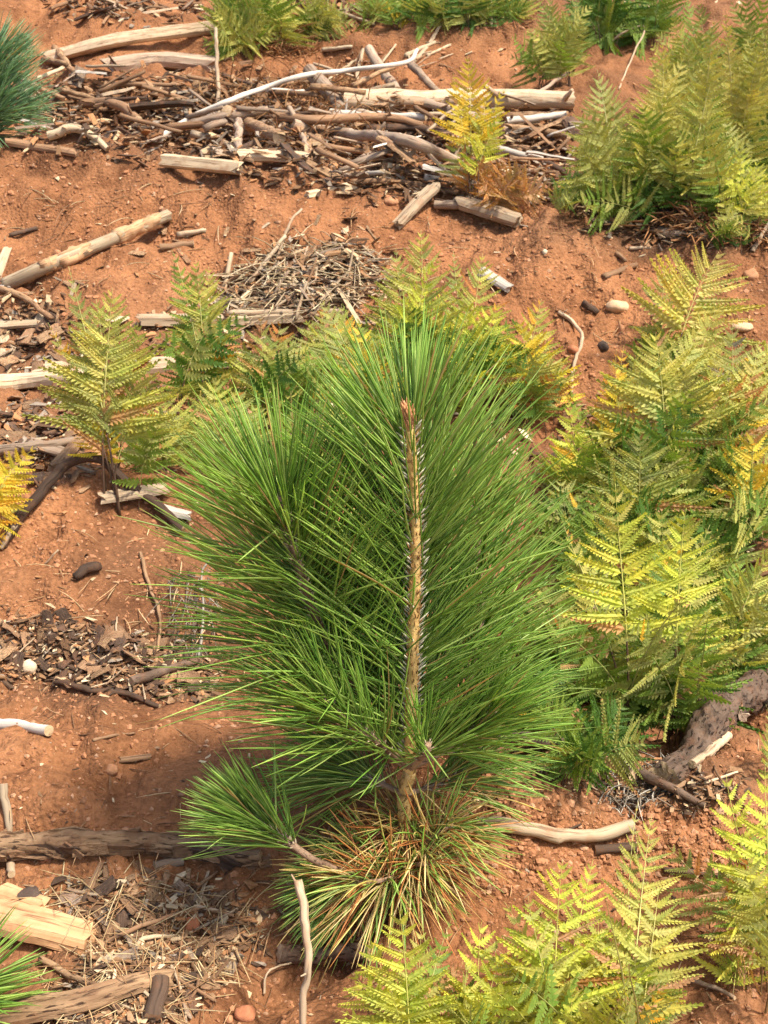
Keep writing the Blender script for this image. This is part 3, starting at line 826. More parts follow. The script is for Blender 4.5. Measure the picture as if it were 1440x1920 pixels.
def bark_proto(i):
    nx_, ny_ = 5, 3; v = []; r = np.random.default_rng(100 + i)
    for s in (1, -1):
        for a in range(nx_):
            for b in range(ny_):
                x = -.5 + a / (nx_ - 1); y = (-.5 + b / (ny_ - 1)) * (.55 - .2 * abs(x))
                v.append((x + r.normal(0, .035), y + r.normal(0, .03), s * .035 + .22 * (.12 - y * y * 2) + .08 * math.sin(3 * x + i) + r.normal(0, .012)))
    f = []; o = nx_ * ny_
    for a in range(nx_ - 1):
        for b in range(ny_ - 1):
            p, q, t, u = a * ny_ + b, (a + 1) * ny_ + b, (a + 1) * ny_ + b + 1, a * ny_ + b + 1
            f += [(p, q, t, u), (o + p, o + u, o + t, o + q)]
    rim = [a * ny_ for a in range(nx_)] + [(nx_ - 1) * ny_ + b for b in range(1, ny_)] + [a * ny_ + ny_ - 1 for a in range(nx_ - 2, -1, -1)] + [b for b in range(ny_ - 2, 0, -1)]
    for k in range(len(rim)):
        p, q = rim[k], rim[(k + 1) % len(rim)]; f.append((q, p, o + p, o + q))
    v = np.array(v)
    return v, f, np.stack([v[:, 1] * .3, v[:, 2] * .3, v[:, 0] * .2], 1)


BARK = {mt: [make_mesh('bark_chip', *bark_proto(i)[:2], M[mt], smooth=False, grain=bark_proto(i)[2]) for i in range(5)] for mt in ('brown', 'tanbark', 'dark', 'grey', 'pale', 'orange')}


def lay(o, p, L, ang, tilt, thick=1.0, z=0.0, roll=0.0):
    """lay a unit piece along heading ang on the soil; its tilt follows the slope"""
    hx, hy = math.cos(ang) * L / 2, math.sin(ang) * L / 2
    za, zb = float(H(p[0] - hx, p[1] - hy)), float(H(p[0] + hx, p[1] + hy))
    pitch = math.atan2(zb - za, L) + tilt
    o.rotation_euler = (Matrix.Rotation(ang, 3, 'Z') @ Matrix.Rotation(-pitch, 3, 'Y') @ Matrix.Rotation(roll, 3, 'X')).to_euler()
    zc = max((za + zb) / 2, float(H(p[0], p[1])))
    o.location = (p[0], p[1], zc + z)
    o.scale = (L, L * thick, L * thick)


def strew(name, label, cat, group, poly, n, lpx, kinds, mats, heap=0.0, ang=(0, 0.5), thick=(.6, 1.3), tilt=.12):
    pts = in_poly(poly, n) + rng.normal(0, 14, (n, 2)) * np.array([1, .6]); G = gps(pts[:, 0], pts[:, 1])
    for p in G:
        mt = random.choice(mats)
        if kinds == 'bark': me = random.choice(BARK[mt])
        else: me = random.choice(PROTO[random.choice(kinds), mt])
        o = link(name, me)
        L = random.uniform(*lpx) * mpp(p)
        a = random.gauss(*ang); tk = random.uniform(*thick)
        lay(o, p, L, a, random.gauss(0, tilt), tk, z=L * .045 * tk + random.random() ** 1.5 * heap, roll=random.uniform(-.5, .5))
        tag(o, label, cat, group)
        STREWN.append((o, p, L / mpp(p), mt, lpx, cat))


STREWN = []
WIND = [(60, 165), (300, 150), (600, 165), (860, 215), (1065, 230), (1075, 375), (900, 395), (700, 372), (460, 335), (210, 292), (45, 262)]
strew('dead_stick', 'small loose stick in the long heap of dead branches behind the ridge', 'stick', 'small sticks in the long heap', WIND, 130, (45, 120), ('round', 'round', 'split'), ('grey', 'brown', 'pale', 'tanbark', 'grey', 'brown', 'dark', 'white'), .10, (-.15, .5), (.6, 1.5), .14)
strew('wood_chip', 'small bark chip in the long heap of dead branches behind the ridge', 'bark chip', 'bark chips in the long heap', WIND, 70, (20, 46), 'bark', ('brown', 'tanbark', 'grey', 'brown', 'dark'), .05, (0, 1.5), (.7, 1.2), .25)
STRAW = [(395, 575), (450, 520), (490, 505), (530, 462), (585, 474), (640, 458), (700, 492), (735, 545), (660, 575), (690, 600), (560, 590), (440, 610)]
strew('straw_stick', 'thin dry stick in the straw coloured twig heap behind the pine', 'stick', 'thin sticks in the straw heap', STRAW, 75, (30, 90), ('round', 'split', 'split'), ('pale', 'cream', 'grey', 'brown', 'tanbark', 'pale'), .03, (.5, .7), (.5, 1.0), .3)
LEFT = [(0, 560), (110, 560), (160, 640), (150, 700), (60, 690), (0, 700)]
LEFT2 = [(0, 755), (150, 750), (190, 880), (120, 905), (0, 900)]
strew('wood_chip', 'small bark chip in the litter left of the middle ferns', 'bark chip', 'bark chips left of the middle ferns', LEFT, 28, (20, 52), 'bark', ('brown', 'tanbark', 'dark', 'brown', 'pale'), .01, (0, 1.5), (.7, 1.2), .15)
strew('wood_chip', 'small bark chip in the litter above the dark curved branch', 'bark chip', 'bark chips above the dark curved branch', LEFT2, 34, (20, 55), 'bark', ('brown', 'tanbark', 'dark', 'brown'), .01, (0, 1.5), (.7, 1.2), .15)
HOL = [(0, 1165), (120, 1165), (230, 1190), (330, 1200), (400, 1260), (400, 1320), (250, 1300), (100, 1280), (0, 1275)]
strew('wood_chip', 'dark bark flake in the litter of the left hollow', 'bark chip', 'bark flakes in the left hollow', HOL, 70, (18, 48), 'bark', ('dark', 'brown', 'dark', 'brown', 'tanbark'), .012, (0, 1.5), (.8, 1.3), .25)
strew('thin_stick', 'small pale stick in the litter of the left hollow', 'stick', 'small sticks in the left hollow', HOL, 10, (30, 60), ('round',), ('pale', 'cream'), .012, (1.0, .7), (.6, 1.0), .2)
LOW = [(90, 1665), (200, 1645), (330, 1650), (470, 1690), (500, 1760), (420, 1850), (330, 1925), (60, 1925), (160, 1790)]
strew('wood_chip', 'bark flake in the litter at the lower left', 'bark chip', 'bark flakes at the lower left', LOW, 60, (20, 55), 'bark', ('brown', 'tanbark', 'dark', 'grey', 'brown'), .008, (0, 1.5), (.6, 1.1), .15)
strew('thin_stick', 'small pale stick in the litter at the lower left', 'stick', 'small sticks at the lower left', LOW, 34, (40, 110), ('round', 'split'), ('pale', 'tanbark', 'brown', 'cream', 'grey'), .012, (.4, .9), (.4, .8), .1)
TOPS = [(110, 0), (380, 0), (380, 20), (130, 30)]
TOPM = [(560, 5), (720, 0), (720, 30), (640, 40)]
strew('far_stick', 'short stick on the soil along the top edge left of the top ferns', 'stick', 'sticks along the top edge', TOPS, 16, (30, 80), ('round', 'split'), ('pale', 'grey', 'brown', 'dark'), .03, (0, .6), (.7, 1.4), .15)
strew('far_stick', 'short stick on the soil between the two top fern clumps', 'stick', 'sticks between the top ferns', TOPM, 14, (30, 80), ('round', 'split'), ('pale', 'grey', 'brown', 'dark'), .03, (0, .6), (.7, 1.4), .15)
UPM = [(600, 95), (830, 75), (850, 120), (740, 150), (600, 150)]
strew('far_stick', 'short pale stick on the open soil above the white branch', 'stick', 'sticks above the white branch', UPM, 18, (25, 55), ('round', 'split'), ('pale', 'cream', 'brown'), .01, (.5, .6), (.6, 1.0), .08)
RB = [(1060, 385), (1130, 375), (1330, 400), (1440, 420), (1440, 460), (1240, 455), (1090, 430)]
strew('shade_stick', 'small stick in the shade under the upper right ferns', 'stick', 'sticks under the upper right ferns', RB, 26, (30, 80), ('round', 'split'), ('grey', 'brown', 'pale', 'dark'), .03, (0, .7), (.6, 1.0), .15)
RU = [(960, 1400), (1200, 1440), (1330, 1470), (1300, 1530), (1130, 1500), (1000, 1450)]
strew('shade_stick', 'small stick in the dark litter below the right ferns', 'stick', 'sticks below the right ferns', RU, 22, (30, 80), ('round',), ('brown', 'tanbark', 'grey', 'pale'), .012, (.2, .9), (.4, .8), .15)
strew('ridge_chip', 'small pale wood chip lying on the open ridge soil', 'bark chip', 'wood chips on the ridge', [(100, 420), (700, 400), (740, 450), (500, 470), (330, 500), (120, 560)], 16, (16, 36), 'bark', ('pale', 'tanbark', 'brown'), 0, (0, 1.5), (.5, .9), .1)


LAND = [(540, 215, 'the white branch'), (860, 205, 'the thick pale log'), (885, 330, 'the yellow fern'), (380, 325, 'the cream block'), (300, 85, 'the long split log'),
        (490, 275, 'the peeled brown branch'), (710, 300, 'the long grey branch'), (1000, 360, 'the dead fern'), (920, 415, 'the short pale block'), (150, 275, 'the curved pale branch'),
        (210, 230, 'the rough dark branch'), (615, 210, 'the grey log stub'), (1010, 245, 'the bright pale pole'), (40, 150, 'the blue green pine'), (165, 480, 'the peeled pole'),
        (70, 730, 'the pale split beam'), (210, 700, 'the broad left fern'), (380, 640, 'the slender left fern'), (200, 920, 'the dark curved branch'), (165, 1080, 'the burnt knot'),
        (55, 1240, 'the beige stone'), (285, 1150, 'the wavy root'), (200, 1300, 'the dark wavy root'), (240, 1595, 'the bark log'), (70, 1740, 'the orange block'), (356, 1722, 'the red stone'),
        (150, 1850, 'the leaning long stick'), (300, 1890, 'the charred stub'), (270, 1780, 'the cream twig'), (570, 1780, 'the upright stick'), (1330, 1380, 'the thick bark log'),
        (1170, 1440, 'the long dark branch'), (1060, 1570, 'the smooth branch'), (1140, 380, 'the thicket foot'), (1290, 445, 'the grey slab'), (1400, 430, 'the right edge ferns'),
        (450, 60, 'the bushy top fern'), (595, 50, 'the thin olive fern'), (760, 30, 'the top fern row'), (715, 165, 'the slim grey stub'), (540, 450, 'the leaning pale twig'), (430, 530, 'the straight pale stick'),
        (640, 540, 'the pine top'), (560, 600, 'the long pale pole')]
CNAME = dict(pale='tan', cream='cream', white='whitish', grey='grey', brown='brown', tanbark='rusty tan', dark='blackish', orange='orange')
found = {}
for o, p, lp_, mt, rg, cat in STREWN:
    q = p - CAMP; d_ = q @ FWD; px = q[0] / d_ / TH * 960 + 720; py = 960 - (q @ UPV) / d_ / TH * 960
    lx, ly, ln = min(LAND, key=lambda a: (a[0] - px) ** 2 + ((a[1] - py) * 1.6) ** 2)
    dx, dy = px - lx, (py - ly) * 1.6
    rel = ('right of' if dx > 0 else 'left of') if abs(dx) > abs(dy) else ('in front of' if dy > 0 else 'behind')
    f_ = (lp_ - rg[0]) / (rg[1] - rg[0]); size = 'short' if f_ < .33 else 'middling' if f_ < .66 else 'long'
    if cat == 'bark chip': size = 'small' if f_ < .33 else 'middling' if f_ < .66 else 'large'
    lab = '%s %s %s %s %s' % (size, CNAME[mt], cat if cat != 'bark chip' else 'bark flake', rel, ln)
    found.setdefault(lab, []).append((px, o))
ORD = ('first', 'second', 'third', 'fourth', 'fifth', 'sixth', 'seventh', 'eighth', 'ninth', 'tenth', 'eleventh', 'twelfth')
for lab, lst in found.items():
    lst.sort(key=lambda a: a[0])
    for k, (px, o) in enumerate(lst):
        o['label'] = lab if len(lst) == 1 else '%s, %s from left' % (lab, ORD[min(k, 11)])

def plate_up(root, px_list, wpx, n, mats, size):
    """loose plates of bark clinging to a log, each a part of it"""
    sh = [c for c in root.children if c.name.startswith('shaft')][0]
    nv = len(sh.data.vertices); base_ = np.array(root.location)
    for _ in range(n):
        v_ = sh.data.vertices[random.randrange(nv)]
        nrm = v_.normal
        if nrm.z < -.25: continue
        o = bpy.data.objects.new('bark_plate', random.choice(BARK[random.choice(mats)])); C.objects.link(o); o.parent = root
        ax = Vector(sh.data.vertices[nv - 1].co - sh.data.vertices[0].co).normalized()
        X = (ax - nrm * ax.dot(nrm)).normalized() + Vector((random.gauss(0, .15), random.gauss(0, .15), random.gauss(0, .15))); X = (X - nrm * X.dot(nrm)).normalized()
        Y = nrm.cross(X)
        L = random.uniform(*size)
        o.matrix_basis = Matrix(((X.x * L, Y.x * L * .8, nrm.x * L, v_.co.x + nrm.x * L * .03), (X.y * L, Y.y * L * .8, nrm.y * L, v_.co.y + nrm.y * L * .03), (X.z * L, Y.z * L * .8, nrm.z * L, v_.co.z + nrm.z * L * .03), (0, 0, 0, 1)))


plate_up(BARKLOG, None, 0, 130, ('dark', 'brown', 'grey', 'dark', 'dark'), (.02, .06))
plate_up(LEFTLOG, None, 0, 120, ('tanbark', 'brown', 'tanbark', 'dark'), (.02, .06))
plate_up(DARKBR, None, 0, 30, ('dark', 'brown'), (.01, .03))

# ------------------------------------------------------------------ uncountable litter, crumbs, dry grass (stuff)
def batch_boxes(G, L, Wd, Th, col, tilt=.35):
    n = len(G)
    a = rng.random(n) * 2 * PI; t = rng.normal(0, tilt, n); r = rng.normal(0, tilt, n)
    X = np.stack([np.cos(a) * np.cos(t), np.sin(a) * np.cos(t), np.sin(t)], 1)
    Y = np.stack([-np.sin(a), np.cos(a), np.tan(np.clip(r, -1, 1)) * .6], 1); Y /= np.linalg.norm(Y, axis=1)[:, None]
    Z = np.cross(X, Y)
    c = np.array([(-.5, -.5, 0), (-.2, .5, 0), (.5, .3, 0), (.45, -.4, 0), (-.5, -.5, 1), (-.2, .5, 1), (.5, .3, 1), (.45, -.4, 1)])
    c = c[None] + rng.normal(0, .12, (n, 8, 3)) * np.array([1, 1, .3])
    Vv = G[:, None] + c[..., :1] * (X * L[:, None])[:, None] + c[..., 1:2] * (Y * Wd[:, None])[:, None] + c[..., 2:] * (Z * Th[:, None])[:, None]
    q = np.array([(0, 1, 2, 3), (4, 7, 6, 5), (0, 4, 5, 1), (1, 5, 6, 2), (2, 6, 7, 3), (3, 7, 4, 0)])
    Fv = (q[None] + (np.arange(n) * 8)[:, None, None]).reshape(-1, 4).tolist()
    return Vv.reshape(-1, 3), Fv, np.repeat(col, 8, 0)


PAL = np.array([(.50, .36, .21), (.62, .49, .31), (.16, .09, .05), (.25, .14, .07), (.09, .055, .035), (.33, .20, .11), (.30, .24, .18), (.40, .20, .09)])


def litter(name, label, poly, n, lpx, heap, weights, aspect=(.12, .5)):
    pts = in_poly(poly, n) + rng.normal(0, 1, (n, 2)) * np.array([26, 15]) * rng.random((n, 1)) ** .5; G = gps(pts[:, 0], pts[:, 1])
    dep = (G - CAMP) @ FWD * TH / 960
    L = (lpx[0] * .6 + (lpx[1] * 1.15 - lpx[0] * .6) * rng.random(n) ** 1.6) * dep
    w = np.array(weights, float); col = PAL[rng.choice(len(PAL), n, p=w / w.sum())] * rng.uniform(.75, 1.2, (n, 1))
    G = G.copy(); G[:, 2] += rng.random(n) ** 2 * heap
    v, f, c = batch_boxes(G, L, L * rng.uniform(*aspect, n), L * rng.uniform(.06, .14, n), col)
    o = link(name, make_mesh(name, v, f, M['chip'], smooth=False, col=c))
    return tag(o, label, 'litter', kind='stuff')


litter('branch_litter', 'fine broken bark and twigs in the long heap', WIND, 3800, (6, 30), .07, (1.5, .7, 4, 4, 3, 4, 3, 2))
litter('straw_litter', 'fine pale straw and twigs of the small heap', STRAW, 1300, (8, 34), .03, (4, 2, 3, 3, 2, 2, 3, 1), (.10, .35))
litter('bark_litter', 'fine bark litter left of the middle ferns', LEFT + [], 500, (7, 26), .01, (2, 1, 3, 3, 2, 3, 2, 2))
litter('bark_litter', 'fine bark litter above the dark curved branch', LEFT2, 600, (7, 28), .01, (1, 1, 3, 3, 2, 2, 2, 2))
litter('bark_litter', 'fine dark bark litter in the left hollow', HOL, 2000, (6, 24), .01, (1, .6, 4, 3, 4, 2, 1, 1))
litter('bark_litter', 'fine bark and twig litter at the lower left', LOW, 2000, (6, 28), .008, (2, 1.5, 3, 3, 2, 3, 1, 2))
litter('bark_litter', 'fine litter scattered across the middle ground behind the pine', [(150, 600), (700, 590), (1000, 700), (1000, 860), (300, 900), (180, 760)], 1500, (7, 30), .015, (3, 2, 3, 3, 2, 2, 2, 2))
litter('bark_litter', 'dark litter under the upper right ferns', RB, 900, (7, 24), .03, (1, 1, 3, 3, 3, 2, 2, 2))
litter('bark_litter', 'dark litter below the right ferns', [(930, 1380), (1200, 1430), (1400, 1470), (1310, 1530), (1130, 1500), (980, 1450)], 900, (6, 24), .012, (1, .6, 3, 3, 3, 2, 1, 1))
litter('bark_litter', 'thin litter under the right hand ferns', [(1020, 760), (1440, 700), (1440, 1300), (1050, 1350)], 1500, (7, 30), .01, (1, 1, 3, 3, 3, 2, 1, 2))
litter('bark_litter', 'sparse chips over the open red soil', [(0, 0), (1440, 0), (1440, 1920), (0, 1920)], 1700, (4, 17), .0, (2, 2, 2, 2, 1, 3, 1, 4))
litter('bark_litter', 'litter along the top edge of the slope', [(100, 0), (760, 0), (760, 30), (100, 40)], 400, (7, 24), .03, (2, 1, 3, 3, 3, 2, 2, 1))
litter('bark_litter', 'litter around the foot of the pine', [(480, 1660), (760, 1600), (800, 1740), (560, 1780)], 260, (7, 34), .004, (2, 1, 2, 3, 1, 3, 1, 2), (.06, .2))

# soil crumbs: small irregular clods pressed into the ground
t_ = (1 + 5 ** .5) / 2
ico = np.array([(-1, t_, 0), (1, t_, 0), (-1, -t_, 0), (1, -t_, 0), (0, -1, t_), (0, 1, t_), (0, -1, -t_), (0, 1, -t_), (t_, 0, -1), (t_, 0, 1), (-t_, 0, -1), (-t_, 0, 1)]) / 1.9
icf = np.array([(0, 11, 5), (0, 5, 1), (0, 1, 7), (0, 7, 10), (0, 10, 11), (1, 5, 9), (5, 11, 4), (11, 10, 2), (10, 7, 6), (7, 1, 8), (3, 9, 4), (3, 4, 2), (3, 2, 6), (3, 6, 8), (3, 8, 9), (4, 9, 5), (2, 4, 11), (6, 2, 10), (8, 6, 7), (9, 8, 1)])


def crumbs(poly, n, spx, label):
    pts = in_poly(poly, n); G = gps(pts[:, 0], pts[:, 1])
    dep = (G - CAMP) @ FWD * TH / 960
    s = (spx[0] + (spx[1] - spx[0]) * rng.random(n) ** 3) / 2 * dep
    v = ico[None] * (1 + rng.normal(0, .24, (n, 12, 1))) * (rng.uniform(.65, 1.2, (n, 1, 3))) * s[:, None, None] + G[:, None]
    v[..., 2] = G[:, None, 2] + (v[..., 2] - G[:, None, 2]) * .75 - (s * .02)[:, None]
    f = (icf[None] + (np.arange(n) * 12)[:, None, None]).reshape(-1, 3).tolist()
    col = np.array([(.32, .146, .070)]) * rng.uniform(.85, 1.3, (n, 1)) + rng.random((n, 1)) ** 6 * np.array([(.12, .12, .09)])
    o = link('soil_crumbs', make_mesh('soil_crumbs', v.reshape(-1, 3), f, M['clod'], smooth=False, col=np.repeat(col, 12, 0)))
    tag(o, label, 'soil crumbs', kind='stuff')


crumbs([(0, 1300), (1440, 1350), (1440, 1920), (0, 1920)], 7000, (2, 14), 'crumbs of red soil in the foreground')
crumbs([(850, 1430), (1250, 1500), (1440, 1520), (1440, 1640), (900, 1680), (780, 1600)], 3000, (3, 17), 'gravelly red crumbs right of the pine foot')
crumbs([(0, 900), (420, 900), (420, 1320), (0, 1320)], 2200, (2, 12), 'crumbs of red soil in the left hollow')
crumbs([(0, 260), (1440, 420), (1440, 640), (1000, 760), (0, 620)], 5200, (2, 12), 'crumbs of red soil on the ridge')
crumbs([(0, 0), (1100, 0), (1060, 190), (0, 160)], 1600, (2, 10), 'crumbs of red soil on the upper slope')
crumbs([(0, 600), (1440, 600), (1440, 900), (0, 900)], 1500, (2, 10), 'crumbs of red soil between the ferns')


def blades(name, label, cat, poly, n, lpx, rpx, cols, up=.8, curve=.5, z=0.0, parent=None):
    """thin curved dry stems, needles or grass blades as one mass"""
    pts = in_poly(poly, n); G = gps(pts[:, 0], pts[:, 1])
    dep = (G - CAMP) @ FWD * TH / 960
    L = rng.uniform(*lpx, n) * dep; r = rpx / 2 * dep
    a = rng.random(n) * 2 * PI; e = rng.normal(up, .25, n)
    D = np.stack([np.cos(a) * np.cos(e), np.sin(a) * np.cos(e), np.sin(e)], 1)
    B = np.stack([rng.normal(0, .5, n), rng.normal(0, .5, n), -np.abs(rng.normal(.6, .3, n))], 1) * curve
    G = G + np.array([0, 0, z]) * rng.random((n, 1))
    col = np.array(cols)[rng.integers(0, len(cols), n)] * rng.uniform(.75, 1.2, (n, 1))
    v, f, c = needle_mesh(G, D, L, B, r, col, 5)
    o = link(name, make_mesh(name, v, f, M['chip'], col=c))
    return tag(o, label, cat, kind='stuff')


def needle_mesh(B, D, L, bend, r, col, seg=6, z_floor=False):
    n = len(B); t = np.linspace(0, 1, seg)
    P = B[:, None] + (D * L[:, None])[:, None] * t[None, :, None] + (bend * L[:, None])[:, None] * (t ** 2)[None, :, None]
    if z_floor:
        hz = H(P[..., 0], P[..., 1]) + .003
        P[..., 2] = np.maximum(P[..., 2], hz)
    T = np.gradient(P, axis=1); T /= np.linalg.norm(T, axis=2)[..., None] + 1e-12
    S = np.cross(T, np.array([0.13, 0.21, 1.0])); S /= np.linalg.norm(S, axis=2)[..., None] + 1e-9
    U = np.cross(S, T)
    tap = np.where(t < .75, 1.0, 1 - (np.clip(t - .75, 0, 1) / .25) ** 1.5 * .85) * np.where(t < .05, .8, 1)
    rad = np.asarray(r)[:, None] * tap[None]
    th = np.array([0.5, 2.6, 4.7])
    V_ = P[:, :, None] + rad[..., None, None] * (np.cos(th)[None, None, :, None] * S[:, :, None] + np.sin(th)[None, None, :, None] * U[:, :, None])
    base = []
    for i in range(seg - 1):
        for j in range(3):
            k = (j + 1) % 3; base.append((i * 3 + j, i * 3 + k, i * 3 + 3 + k, i * 3 + 3 + j))
    F_ = (np.array(base)[None] + (np.arange(n) * seg * 3)[:, None, None]).reshape(-1, 4).tolist()
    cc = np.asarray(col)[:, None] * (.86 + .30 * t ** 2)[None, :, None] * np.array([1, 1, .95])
    return V_.reshape(-1, 3), F_, np.repeat(cc.reshape(-1, 3), 3, 0)


RUST = [(.34, .16, .07), (.44, .25, .12), (.28, .13, .06)]
blades('dry_grass', 'reddish brown dead grass tangled over the long heap', 'dry grass', [(380, 170), (620, 150), (740, 200), (720, 300), (560, 290), (400, 240)], 800, (35, 100), 2.2, RUST, .7, .5)
blades('dry_grass', 'reddish brown dead grass under the upper right ferns', 'dry grass', [(1200, 385), (1440, 380), (1440, 460), (1200, 430)], 900, (25, 80), 3, RUST + [(.2, .1, .05)], .6, .6)
blades('dry_grass', 'brown dead grass beside the top fern clump', 'dry grass', [(500, 60), (580, 60), (590, 105), (510, 110)], 260, (25, 60), 2.5, RUST, .6, .6)
blades('fallen_needles', 'fallen dry pine needles over the litter at the lower left', 'pine needles', LOW + [], 420, (40, 120), 2.6, [(.5, .34, .18), (.62, .48, .28), (.36, .2, .1)], .08, .1, .01)
blades('fallen_needles', 'fallen dry pine needles scattered over the bare soil', 'pine needles', [(0, 950), (480, 950), (480, 1650), (1000, 1650), (1400, 1600), (1400, 1900), (0, 1900)], 420, (20, 80), 2.4, [(.5, .30, .16), (.6, .42, .24), (.25, .13, .07)], .05, .35)
blades('fallen_needles', 'fine dry stems and roots scattered over the ridge soil', 'dry stems', [(0, 300), (740, 380), (1440, 470), (1440, 620), (1000, 640), (700, 480), (0, 560)], 260, (20, 70), 2.0, [(.5, .30, .16), (.55, .40, .24), (.22, .12, .07)], .05, .4)
blades('fallen_needles', 'fine pale straw strands of the small heap', 'straw', STRAW, 260, (40, 110), 2.2, [(.55, .43, .27), (.62, .52, .36), (.4, .3, .2)], .25, .5, .03)
blades('dry_grass', 'grey dead fern threads beside the left edge of the pine', 'dry grass', [(320, 1080), (410, 1070), (410, 1150), (370, 1260), (325, 1170)], 300, (12, 40), 2.0, [(.22, .18, .14), (.13, .10, .08), (.34, .29, .24)], .5, 1.6)
blades('dry_grass', 'grey curled dead fern threads at the end of the bark log', 'dry grass', [(1130, 1440), (1260, 1430), (1270, 1490), (1140, 1520)], 500, (12, 40), 2.6, [(.30, .26, .22), (.16, .13, .10), (.44, .40, .35)], .6, 1.6)

# ------------------------------------------------------------------ ferns
def pinna_data(npair, near, seed):
    """one side leaflet of a fern frond, unit length along x, half-width 0.5 along y"""
    r = np.random.default_rng(seed); v = []; f = []

    def sick(x): return .26 * x * x
    def droop(x): return -.10 * x * x
    ms = 5
    for i in range(ms):                                   # midrib ribbon
        x = i / (ms - 1); w = .028 * (1 - .8 * x)
        v += [(x, sick(x) - w, droop(x)), (x, sick(x) + w, droop(x))]
        if i: b = 2 * i; f.append((b - 2, b, b + 1, b - 1))
    for k in range(npair):
        x = .03 + .94 * (k + .5) / npair
        wl = .5 * (1 - x) ** .72 * (.82 + .18 * min(1, x * 6)) + .02
        d = .5 * .94 / npair * 1.02
        for s in (1, -1):
            L = wl * r.uniform(.88, 1.08); an = r.normal(.42, .07)
            # direction leaning towards the tip
            asp = 1.0
            ux, uy = math.sin(an) * .28, s
            b0 = len(v); zz = droop(x); yy = sick(x)
            for q, hw, z in ((0, d * 1.03, 0), (.40, d * .92, .012), (.78, d * .50, 0)) if near else ((0, d * 1.03, 0), (.6, d * .72, 0)):
                cx, cy = x + ux * L * q, yy + uy * L * q
                v += [(cx - hw, cy, zz + z + r.normal(0, .006)), (cx + hw, cy, zz + z + r.normal(0, .006))]
            tx, ty = x + ux * L * 1.1 + d * .35, yy + uy * L * 1.06
            v.append((tx, ty, zz - .03))
            m = 3 if near else 2
            for q in range(m - 1):
                a = b0 + 2 * q; f.append((a, a + 1, a + 3, a + 2) if s > 0 else (a, a + 2, a + 3, a + 1))
            a = b0 + 2 * (m - 1); f.append((a, a + 1, a + 2) if s > 0 else (a, a + 2, a + 1))
    return np.array(v), f


PN = (4, 7, 10, 13)
PIN_NEAR = {n: [pinna_data(n, True, n * 10 + i) for i in range(3)] for n in PN}
PIN_FAR = {n: [pinna_data(n, False, n * 10 + i) for i in range(2)] for n in PN}
PIN_MESH = {n: [make_mesh('pinna', v, f, M['fern'], smooth=False) for v, f in PIN_NEAR[n]] for n in PN}

FC = dict(lime=(.60, .62, .10), yg=(.50, .49, .13), olive=(.36, .375, .11), green=(.21, .31, .055), deep=(.09, .18, .03),
          yellow=(.72, .56, .07), gold=(.70, .42, .05), pale=(.62, .57, .17), rust=(.48, .23, .07), dead=(.56, .33, .16), brown=(.38, .20, .09), grey=(.24, .21, .15))
STIPE = dict(lime=(.40, .38, .10), yg=(.34, .27, .09), olive=(.20, .13, .06))
stipe_mats = {}


def stipe_mat(c):
    k = tuple(round(x, 3) for x in c)
    if k not in stipe_mats:
        m, nt, b, out = new_mat('fern_stalk')
        pos = N(nt, 'ShaderNodeNewGeometry').outputs['Position']
        col = ramp(nt, noise(nt, pos, 30, 3), [(0.3, tuple(x * .7 for x in c)), (0.7, tuple(min(1, x * 1.15) for x in c))])
        nt.links.new(col, b.inputs['Base Color']); b.inputs['Roughness'].default_value = .6
        stipe_mats[k] = m
    return stipe_mats[k]


N_PINNA = 0


